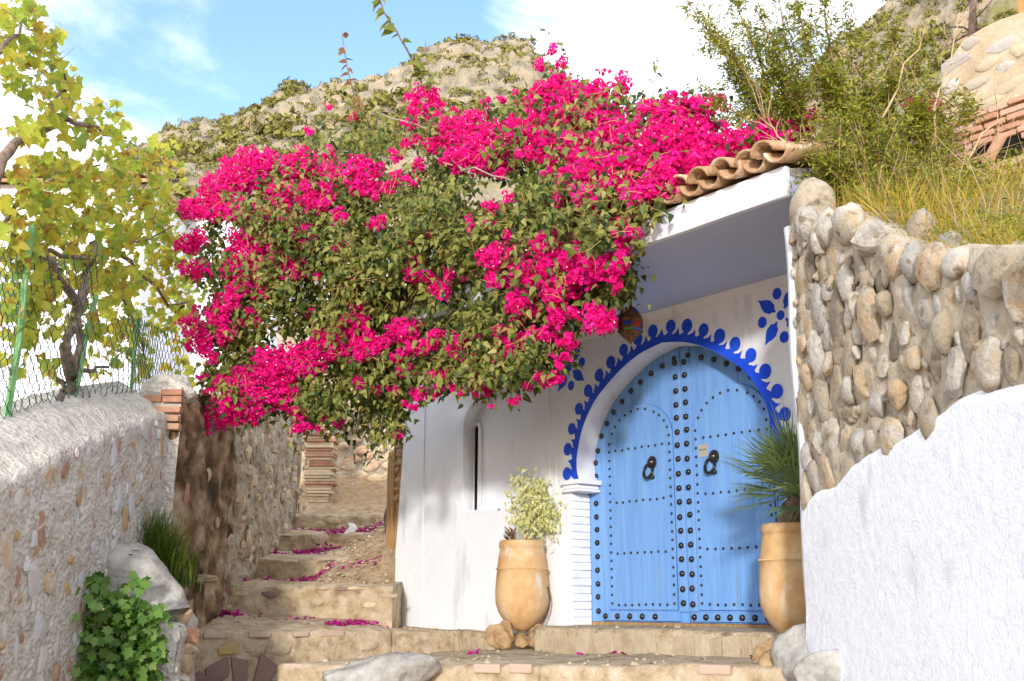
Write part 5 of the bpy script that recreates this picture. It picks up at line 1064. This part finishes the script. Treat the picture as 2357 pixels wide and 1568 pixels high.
# --- shrubs on the hillside -----------------------------------------------------
def hillz(X, Y):
    i = int(np.clip((Y - 2.0) / 11.5 * 59, 0, 59)); j = int(np.argmin(np.abs(HILL[i, :, 0] - X))); return float(HILL[i, j, 2])
def shrub(base, stems, lab, leafn, sz, spread=.10, mat='sleaf', grp='leafy shrubs above the cobble wall', tmpl=LANCE, one=70, start=.30):
    root = empty('shrub', tuple(base)); tag(root, lab, 'shrub', grp); cs = []; dr = []
    for pts, r in stems:
        P = np.concatenate([crook(pts[i], pts[i + 1], 5, .05)[:-1] for i in range(len(pts) - 1)] + [np.array([pts[-1]])])
        tubes('stem', [(P, list(np.linspace(r, r * .3, len(P))))], M['twigbark'], root, 5)
        side = []
        for k in range(22):
            t = rnd.uniform(start, 1); p = np.array([np.interp(t * (len(P) - 1), np.arange(len(P)), P[:, a]) for a in range(3)]); d = (P[-1] - P[0]); d = d / np.linalg.norm(d) + rs.randn(3) * .55; L = rnd.uniform(.10, .34) * (1.15 - t * .5); q = p + d / np.linalg.norm(d) * L; side.append((crook(p, q, 4, .08), [.004, .003, .0025, .002]))
            for w in np.linspace(.1, 1, int(leafn / 14 * 2.2)): cs.append(p + (q - p) * w + rs.randn(3) * .030); dr.append(d)
        tubes('twigs', side, M['twigbark'], root, 3, 'stuff')
    cs = np.array(cs); dr = np.array(dr); n = len(cs)
    tip = dr / np.linalg.norm(dr, axis=1, keepdims=True) * .5 + rs.randn(n, 3) * .6 + np.array([0, 0, -.35]); nm = np.array([0, -.35, .8]) + rs.randn(n, 3) * .5
    R = frames(nm, tip); s_ = rs.uniform(.7, 1.25, n) * sz
    split('leaf', 'foliage', tmpl, cs, R, s_, M[mat], root, n=one)
    return root
M['twigbark'] = pmat('shrub_stem', [(0, (.16, .09, .04)), (1, (.34, .22, .11))], 12, rough=.9)
def fan(x0, y0, Y0, tips, r=.013):
    b_ = at(x0, y0, Y0); return b_, [([b_, at((x0 * .55 + tx * .45) + rnd.uniform(-15, 15), y0 * .5 + ty * .5 + rnd.uniform(-15, 15), Y0 + dy * .5), at(tx, ty, Y0 + dy)], r) for tx, ty, dy in tips]
b_, st = fan(1880, 400, 7.6, [(1575, -10, .3), (1640, 70, .0), (1690, -20, .4), (1740, 20, .1), (1610, 190, -.1), (1790, -20, .5), (1700, 180, .3), (1780, 130, .0)]); shrub(b_, st, 'tall arching shrub with narrow green leaves against the white sky', 210, .058, one=90)
b_, st = fan(1960, 420, 7.4, [(1830, 0, .2), (1900, -20, .0), (1960, 30, .3), (1870, 140, -.1), (1930, 180, -.2), (2010, 120, .1), (1990, 220, 0)]); shrub(b_, st, 'upright green shrub in the middle of the hillside thicket', 220, .058, one=80)
b_, st = fan(2060, 430, 7.5, [(2060, 60, .2), (2120, 80, .4), (2040, 180, .0), (2150, 180, .1), (2190, 230, .3), (2110, 250, -.2), (2240, 240, .5), (2000, 300, -.2)]); shrub(b_, st, 'broad green shrub in front of the old stone outbuilding', 200, .060, one=80)
b_, st = fan(1920, 470, 6.9, [(1870, 330, .0), (1900, 280, .1), (1950, 330, .1), (1990, 360, .0), (1880, 420, -.1), (1930, 400, -.1)]); shrub(b_, st, 'low dense shrub spilling over the top of the cobble wall', 170, .042, start=.1, one=50)
b_, st = fan(2060, 520, 6.4, [(2020, 400, .1), (2080, 360, .2), (2130, 400, .2), (2170, 420, .1), (2000, 470, .0), (2210, 380, .3), (2250, 430, .3)]); shrub(b_, st, 'small yellowish shrub among the dry grass above the wall', 170, .038, start=.1, one=50)
b_, st = fan(1990, 500, 6.7, [(1930, 300, .1), (1980, 260, .2), (2030, 320, .1), (2070, 300, .3), (1900, 380, .0), (2090, 420, .1)]); shrub(b_, st, 'mid height shrub with yellow green leaves behind the low dense one', 190, .046, start=.1, one=60)
b_, st = fan(1800, 400, 8.0, [(1650, 60, .3), (1720, 40, .2), (1780, 80, .3), (1850, 60, .1), (1690, 160, .1), (1820, 180, .0)]); shrub(b_, st, 'thin green shrub rising behind the right end of the roof tiles', 200, .055, one=70)
b_, st = fan(2120, 500, 7.0, [(2080, 330, .2), (2150, 300, .3), (2200, 330, .2), (2230, 400, .2), (2040, 420, .0), (2170, 380, .0)]); shrub(b_, st, 'bushy green shrub below the brick lattice', 180, .044, start=.1, one=60)
# bare dry stems standing in the thicket
for k, (x0, y0, x1, y1, Y) in enumerate([(2005, 470, 2010, 180, 7.2), (2100, 440, 2210, 40, 7.4), (1990, 430, 2130, 60, 7.3), (2130, 460, 2320, 270, 7.0), (1900, 430, 1760, 280, 7.1)]):
    a_, e_ = at(x0, y0, Y), at(x1, y1, Y + .2); P = crook(a_, e_, 8, .05); root = empty('dry_stalk', tuple(a_)); tag(root, ['thick pale dry stalk standing upright in the middle of the thicket', 'long dry stalk leaning right toward the top of the picture', 'dry stalk leaning right behind the upright green shrub', 'dry stalk leaning low to the right before the brick lattice', 'grey stalk leaning left out of the thicket over the roof tiles'][k], 'dry stalk', 'dry stalks in the thicket')
    tubes('stem', [(P, list(np.linspace(.014, .004, 8)))], M['drystem'] if 'drystem' in M else M.setdefault('drystem', pmat('dry_stem', [(0, (.40, .29, .16)), (1, (.55, .42, .26))], 8)), root, 5)
    lines = []
    for _ in range(16):
        t = rnd.uniform(.25, 1); p = P[0] + (P[-1] - P[0]) * t; d = (P[-1] - P[0]); d = d / np.linalg.norm(d) + rs.randn(3) * .5; lines.append((crook(p, p + d * rnd.uniform(.10, .4), 4, .1), [.004, .003, .002, .001]))
    tubes('twigs', lines, M['drystem'], root, 3, 'stuff')
# bare tree trunk on the slope behind, top right
tb = empty('bare_tree', tuple(at(2235, 95, 10))); tag(tb, 'thin bare dark tree behind the gable of the stone outbuilding', 'tree')
tubes('trunk', [(crook(at(2238, 110, 10), at(2252, -60, 10), 6, .03), list(np.linspace(.045, .03, 6)))], M['bark'], tb, 6)
for px, py in [(2170, 60), (2160, 120), (2300, -20), (2270, 60)]: tubes('branch', [(crook(at(2240, 70, 10), at(px, py, 10), 6, .1), list(np.linspace(.016, .005, 6)))], M['bark'], tb, 5)
# dry grass over the whole bank
N = 26000
u = rs.uniform(0, 59, N); v = rs.uniform(0, 1, N) ** 1.4 * 26; i = u.astype(int).clip(0, 58); j = v.astype(int).clip(0, 48)
base = HILL[i, j] * (1 - (u - i))[:, None] + HILL[i + 1, j] * (u - i)[:, None]; base += (HILL[i, j + 1] - HILL[i, j]) * (v - j)[:, None]
ok = (base[:, 1] > 3.4) & (base[:, 1] < 10.5); base = base[ok]; n = len(base)
BLADE = ([(-.012, 0, 0), (.012, 0, 0), (.010, .5, .03), (-.010, .5, .03), (0, 1.0, -.10)], [(0, 1, 2), (0, 2, 3), (3, 2, 4)])
clump = vnoise(base * 1.7) 
scatter('dry_grass', BLADE, base, frames(rs.randn(n, 3) * [1, 1, .2], np.array([-.1, -.05, 1]) + rs.randn(n, 3) * .42), rs.uniform(.10, .34, n) * (1 + .5 * clump), M['dry'])
n2 = 34000; k = rs.randint(0, n, n2); p2 = base[k] + np.c_[rs.randn(n2) * .05, rs.randn(n2) * .05, rs.uniform(.0, .26, n2)]
scatter('undergrowth', LANCE, p2, frames(np.array([0, -.4, .7]) + rs.randn(n2, 3) * .6, rs.randn(n2, 3)), rs.uniform(.022, .050, n2), M['sleaf'])
lines = []
for _ in range(260):
    k = rnd.randrange(n); p = base[k]; d = np.array([rnd.gauss(0, .5), rnd.gauss(-.1, .3), 1]); lines.append((crook(p, p + d * rnd.uniform(.25, .7), 5, .08), [.003, .0028, .0025, .002, .001]))
hold = empty('tmp_root', (0, 0, 0)); o = tubes('dry_stems', lines, M['drystem'], hold, 3, 'stuff'); o.parent = None; bpy.data.objects.remove(hold)

# --- grass clump, leafy plant, trees in the jars -------------------------------
gc = empty('grass_clump', tuple(at(320, 1365, 9.4))); tag(gc, 'long green grass clump growing against the garden wall above the boulder', 'grass clump')
def blades(name, cxy, n, L, bend, mat, parent, w=1.0, jit=(18, 6), Y=9.4):
    m_v = []; m_f = []; rv = []
    for i in range(n):
        px, py = cxy; b_ = at(px + rnd.gauss(0, jit[0]), py + rnd.gauss(0, jit[1]), Y + rnd.gauss(0, .08)) - np.array(parent.location); l = rnd.uniform(*L); az = rnd.uniform(0, 6.28); bd = rnd.uniform(*bend); d = np.array([math.cos(az), math.sin(az), 0]); q = np.array([-d[1], d[0], 0]) * .0045 * w
        pts = [b_ + d * l * bd * t ** 2 + np.array([0, 0, l * (t - bd * .55 * t ** 2.5)]) for t in (0, .25, .5, .75, 1.0)]; k = len(m_v)
        for t, p in zip((1, 1, .8, .55, .1), pts): m_v += [p - q * t, p + q * t]
        m_f += [(k + 2 * a, k + 2 * a + 1, k + 2 * a + 3, k + 2 * a + 2) for a in range(4)]; rv += [rnd.random()] * 10
    o = put(name, mesh_from(name, np.array(m_v), np.array(m_f), mat, False, rv), parent); o['kind'] = 'stuff'
blades('blades', (285, 1295), 560, (.70, 1.10), (.02, .22), M['grass'], gc, .8, (13, 14))
blades('blades', (340, 1340), 900, (.45, .80), (.15, .85), M['grass'], gc, .9, (28, 14))
blades('blades', (395, 1345), 520, (.28, .52), (.4, 1.0), M['grass'], gc, .8, (24, 8))
lp_ = empty('leafy_plant', tuple(at(255, 1560, 8.2))); tag(lp_, 'bushy green plant with lobed leaves in the bottom left corner', 'plant')
cs = []
lines = []
for (px, py, rx_, ry_, n) in [(200, 1350, 45, 35, 90), (250, 1400, 70, 40, 170), (320, 1420, 50, 40, 110), (220, 1470, 60, 55, 190), (300, 1500, 70, 60, 240), (240, 1560, 70, 40, 180), (330, 1560, 45, 40, 90), (180, 1400, 25, 40, 60), (355, 1480, 22, 40, 40), (180, 1520, 30, 60, 60), (310, 1345, 25, 15, 18), (385, 1425, 10, 20, 8)]:
    for _ in range(int(n * 1.25)):
        a_ = rnd.uniform(0, 6.28); r = math.sqrt(rnd.random()); cs.append(at(px + math.cos(a_) * r * rx_, py + math.sin(a_) * r * ry_, 8.15 + rnd.gauss(0, .10) + .12 * r))
for _ in range(34):
    a_ = at(rnd.uniform(200, 330), 1600, 8.35); e_ = at(rnd.uniform(150, 380), rnd.uniform(1320, 1480), 8.1 + rnd.uniform(-.15, .15)); lines.append((crook(a_, e_, 5, .1), [.006, .005, .004, .003, .002]))
for ln in lines[:14]: tubes('stem', [ln], M['gstem'] if 'gstem' in M else M.setdefault('gstem', flat('green_stem', (.16, .22, .08))), lp_, 4)
LOBED = ([(0, 0, 0), (.20, .18, .03), (.42, .22, .04), (.30, .45, .04), (.46, .66, .0), (.22, .72, .02), (0, 1.05, -.12), (-.22, .72, .02), (-.46, .66, .0), (-.30, .45, .04), (-.42, .22, .04), (-.20, .18, .03), (0, .5, -.03)], [(i, (i + 1) % 12, 12) for i in range(12)])
cs = np.array(cs); n = len(cs); split('leaf', 'foliage', LOBED, cs, frames(np.array([.15, -.65, .6]) + rs.randn(n, 3) * .5, np.array([.1, -.3, -.4]) + rs.randn(n, 3) * .6), rs.uniform(.045, .10, n), M['gleaf'], lp_)
# variegated little tree in the left jar
ft = empty('potted_tree', (pA[0], pA[1], pA[2] + .84)); tag(ft, 'small weeping tree with cream and green variegated leaves in the jar', 'tree')
b_ = np.array(ft.location); b_ = b_ + np.array([.045, 0, -.04]); top = at(1222, 1140, 11.05)
tubes('trunk', [(crook(b_, top, 7, .03), list(np.linspace(.016, .006, 7)))], M['wood'], ft, 7)
cs = []; lines = []
for (px, py, r, n) in [(1195, 1100, 14, 30), (1215, 1110, 34, 110), (1245, 1115, 24, 70), (1205, 1145, 34, 120), (1240, 1145, 40, 150), (1195, 1180, 26, 90), (1230, 1180, 46, 210), (1268, 1175, 26, 80), (1215, 1210, 36, 130), (1255, 1205, 34, 120), (1272, 1215, 10, 14), (1290, 1155, 8, 6)]:
    for _ in range(int(n * .8)): p = at(px + rnd.gauss(0, r * .55), py + rnd.gauss(0, r * .5), 11.02 + rnd.gauss(0, .09)); cs.append(p)
    lines.append((crook(top * .5 + b_ * .5, at(px, py, 11.05), 5, .06), [.006, .005, .004, .003, .002]))
for ln in lines: tubes('branch', [ln], M['wood'], ft, 4)
cs = np.array(cs); n = len(cs); split('leaf', 'foliage', LANCE[0:2] if False else ([(0, 0, 0), (.24, .35, .05), (0, 1, -.12), (-.24, .35, .05), (0, .42, -.03)], LANCE[1]), cs, frames(np.array([0, -.8, .4]) + rs.randn(n, 3) * .5, np.array([0, -.1, -1]) + rs.randn(n, 3) * .45), rs.uniform(.045, .072, n), M['fleaf'], ft)
dr_ = empty('dried_succulent', tuple(np.array(ft.location) + np.array([-.115, -.02, -.05]))); tag(dr_, 'brown dried spiky succulent beside the little tree in the jar', 'succulent')
n = 130; az = rs.rand(n) * 6.28; h = rs.rand(n) * .20; singles('leaf', ([(-.14, 0, 0), (.14, 0, 0), (.10, .5, .05), (-.10, .5, .05), (0, 1, .25)], [(0, 1, 2), (0, 2, 3), (3, 2, 4)]), np.c_[np.cos(az) * .03, np.sin(az) * .03, h], frames(np.c_[-np.cos(az) * .5, -np.sin(az) * .5, np.ones(n)], np.c_[np.cos(az), np.sin(az), .25 + h * 3.5]), rs.uniform(.05, .08, n) * (1.3 - h * 2.6), M['brownleaf'], dr_)
# fan palm in the right jar
pm = empty('fan_palm', (pB[0], pB[1], pB[2] + .80)); tag(pm, 'fan palm with stiff narrow blades in the jar by the cobble wall', 'palm')
m = MB(); m.tube([(-.02, 0, -.06), (.0, .0, .08), (.03, .02, .16), (.07, .02, .24)], [.095, .10, .09, .06], 10); m.build('trunk', M['bark'], pm, True)
crown = np.array([.08, .0, .25])
for k in range(36):
    az = rnd.uniform(0, 6.28) if k > 20 else rnd.uniform(2.2, 4.4); el = rnd.uniform(-.35, 1.3); d = np.array([math.cos(az) * math.cos(el), math.sin(az) * math.cos(el), math.sin(el)]); L = rnd.uniform(.16, .30); hub = crown + d * L
    m = MB(); m.tube([tuple(crown), tuple((crown + hub) / 2 + np.array([0, 0, .02])), tuple(hub)], [.010, .008, .006], 4)
    s1 = np.cross(d, [0, 0, 1]); s1 /= np.linalg.norm(s1); up_ = np.cross(s1, d)
    for a_ in np.linspace(-1.25, 1.25, 17):
        e = d * math.cos(a_) + s1 * math.sin(a_); l = rnd.uniform(.36, .56) * (1 - .25 * abs(a_) / 1.25); dp = np.array([0, 0, -rnd.uniform(.01, .07)]); w = np.cross(e, up_) * .008
        p0, p1, p2 = hub, hub + e * l * .55, hub + e * l + dp; k_ = len(m.v)
        m.v += [tuple(p0), tuple(p1 - w), tuple(p1 + w + up_ * .004), tuple(p2)]; m.f += [(k_, k_ + 1, k_ + 2), (k_ + 1, k_ + 3, k_ + 2)]
    m2 = mesh_from('frond', m.v, m.f, M['palm']); put('frond', m2, pm)

# --- fallen bracts and litter -----------------------------------------------------
fpz = []
def drop(x0, y0, x1, y1, Y0, Y1, n, wob=8, zf=None):
    for _ in range(n):
        t = rnd.random(); p = at(x0 + (x1 - x0) * t + rnd.gauss(0, wob), y0 + (y1 - y0) * t + rnd.gauss(0, wob * .35), Y0 + (Y1 - Y0) * t); fpz.append(p + np.array([0, -.03, .012]))
drop(490, 1406, 545, 1412, 12.2, 12.2, 110, 11); drop(770, 1422, 860, 1414, 12.0, 12.3, 170, 14); drop(505, 1250, 550, 1250, 14.9, 14.9, 130, 9); drop(590, 1212, 660, 1213, 16.2, 16.3, 90, 10); drop(690, 1266, 740, 1252, 14.7, 15.2, 150, 10); drop(740, 1246, 800, 1225, 15.0, 15.6, 120, 12)
drop(690, 1338, 760, 1312, 13.4, 13.8, 130, 9); drop(480, 1322, 505, 1326, 13.3, 13.3, 50, 8); drop(830, 1215, 885, 1190, 15.6, 16.2, 120, 12); drop(800, 1310, 880, 1330, 13.6, 13.3, 26, 18); drop(700, 1212, 850, 1208, 16.2, 16.3, 90, 14)
drop(480, 1415, 880, 1425, 12.0, 12.2, 40, 20); drop(560, 1335, 700, 1338, 13.2, 13.2, 30, 20); drop(600, 1270, 720, 1275, 14.6, 14.6, 40, 20); drop(520, 1255, 600, 1262, 14.8, 14.8, 60, 14)
for x, y, Y in [(1090, 1492, 10.2), (1085, 1494, 10.15), (1337, 1496, 9.9), (1428, 1500, 9.7), (1735, 1508, 8.2), (1757, 1553, 7.0), (1098, 1493, 10.1), (446, 1425, 11.4), (790, 1440, 11.5), (620, 1180, 17), (650, 1176, 17), (690, 1178, 17)]:
    for _ in range(3): fpz.append(at(x + rnd.gauss(0, 5), y + rnd.gauss(0, 1.5), Y) + np.array([0, 0, .012]))
fpz = np.array(fpz)
# let them lie on whatever is below
bpy.context.view_layer.update(); dg = bpy.context.evaluated_depsgraph_get(); okp = []
for p in fpz:
    h, loc, nn, *_ = SC.ray_cast(dg, Vector(p) + Vector((0, 0, .25)), Vector((0, 0, -1)), distance=1.2); okp.append(np.array(loc) + np.array([0, 0, .008]) if h else p)
fpz = np.array(okp); n = len(fpz)
scatter('fallen_bracts', HEART, fpz, frames(np.array([0, -.25, 1]) + rs.randn(n, 3) * .5, rs.randn(n, 3)), rs.uniform(.040, .075, n), M['petal'])
def crumple(nm, lab, cat, loc, s, mat, seed):
    o = put(nm, stone_mesh(nm, mat, seed, 2, 7, 1), None, tuple(loc), rand_rot(), s); tag(o, lab, cat)
    h, l, *_ = SC.ray_cast(dg, Vector(loc) + Vector((0, 0, .3)), Vector((0, 0, -1)), distance=1.2)
    if h: o.location = l + Vector((0, 0, min(s) * .6))
crumple('plastic_bag', 'crumpled bright blue plastic bag on the left end of a step', 'bag', at(492, 1322, 13.1), (.10, .06, .05), M['bluebag'], 91)
crumple('plastic_bottle', 'pale blue crushed plastic bottle on the upper step', 'bottle', at(636, 1212, 16.1), (.11, .09, .10), M['palebag'], 92)
crumple('paper_scrap', 'white crumpled paper among fallen bracts on the right of the steps', 'paper', at(806, 1238, 15.3), (.16, .06, .05), M['paper'], 93)
crumple('paper_cup', 'small white scrap lying near the top of the stairs', 'paper', at(812, 1206, 16.2), (.10, .06, .06), M['paper'], 94)
# dry weeds at the far end of the alley
i = rs.randint(0, 49, 2600); j = rs.randint(6, 29, 2600); pb = FAR[i, j] + rs.randn(2600, 3) * [.05, .05, 0]
M['straw'] = pmat('straw', [(0, (.42, .24, .08)), (.6, (.56, .38, .16)), (1, (.60, .48, .26))], 2, rndw=.8, trans=.2)
scatter('dry_weeds', BLADE, pb, frames(rs.randn(2600, 3) * [1, 1, .2], np.array([-.1, 0, .7]) + rs.randn(2600, 3) * .6), rs.uniform(.12, .38, 2600), M['straw'])
n = 900; k = rs.randint(0, 40 * 26, n); pb = BANK.reshape(-1, 3)[k] + rs.randn(n, 3) * [.04, .04, 0] + [0, 0, .01]
pg = []
for _ in range(700):
    p = at(rnd.uniform(450, 1780), rnd.uniform(1405, 1540), 10); u = rnd.random(); p = np.array([rnd.uniform(-3.1, 1.5), rnd.uniform(7.2, 17.5), 2.2]); h, l, nn, *_ = SC.ray_cast(dg, Vector(p), Vector((0, 0, -1)), distance=3.2)
    if h and nn.z > .7: pg.append(np.array(l))
pb = np.concatenate([pb, np.array(pg)]); n = len(pb)
CH = ([(-.5, -.4, 0), (.5, -.3, 0), (.4, .5, 0), (-.4, .4, 0), (0, 0, .6)], [(0, 1, 4), (1, 2, 4), (2, 3, 4), (3, 0, 4)])
scatter('gravel', CH, pb, frames(np.array([0, 0, 1]) + rs.randn(n, 3) * .3, rs.randn(n, 3)), rs.uniform(.015, .05, n), M['rstone'])
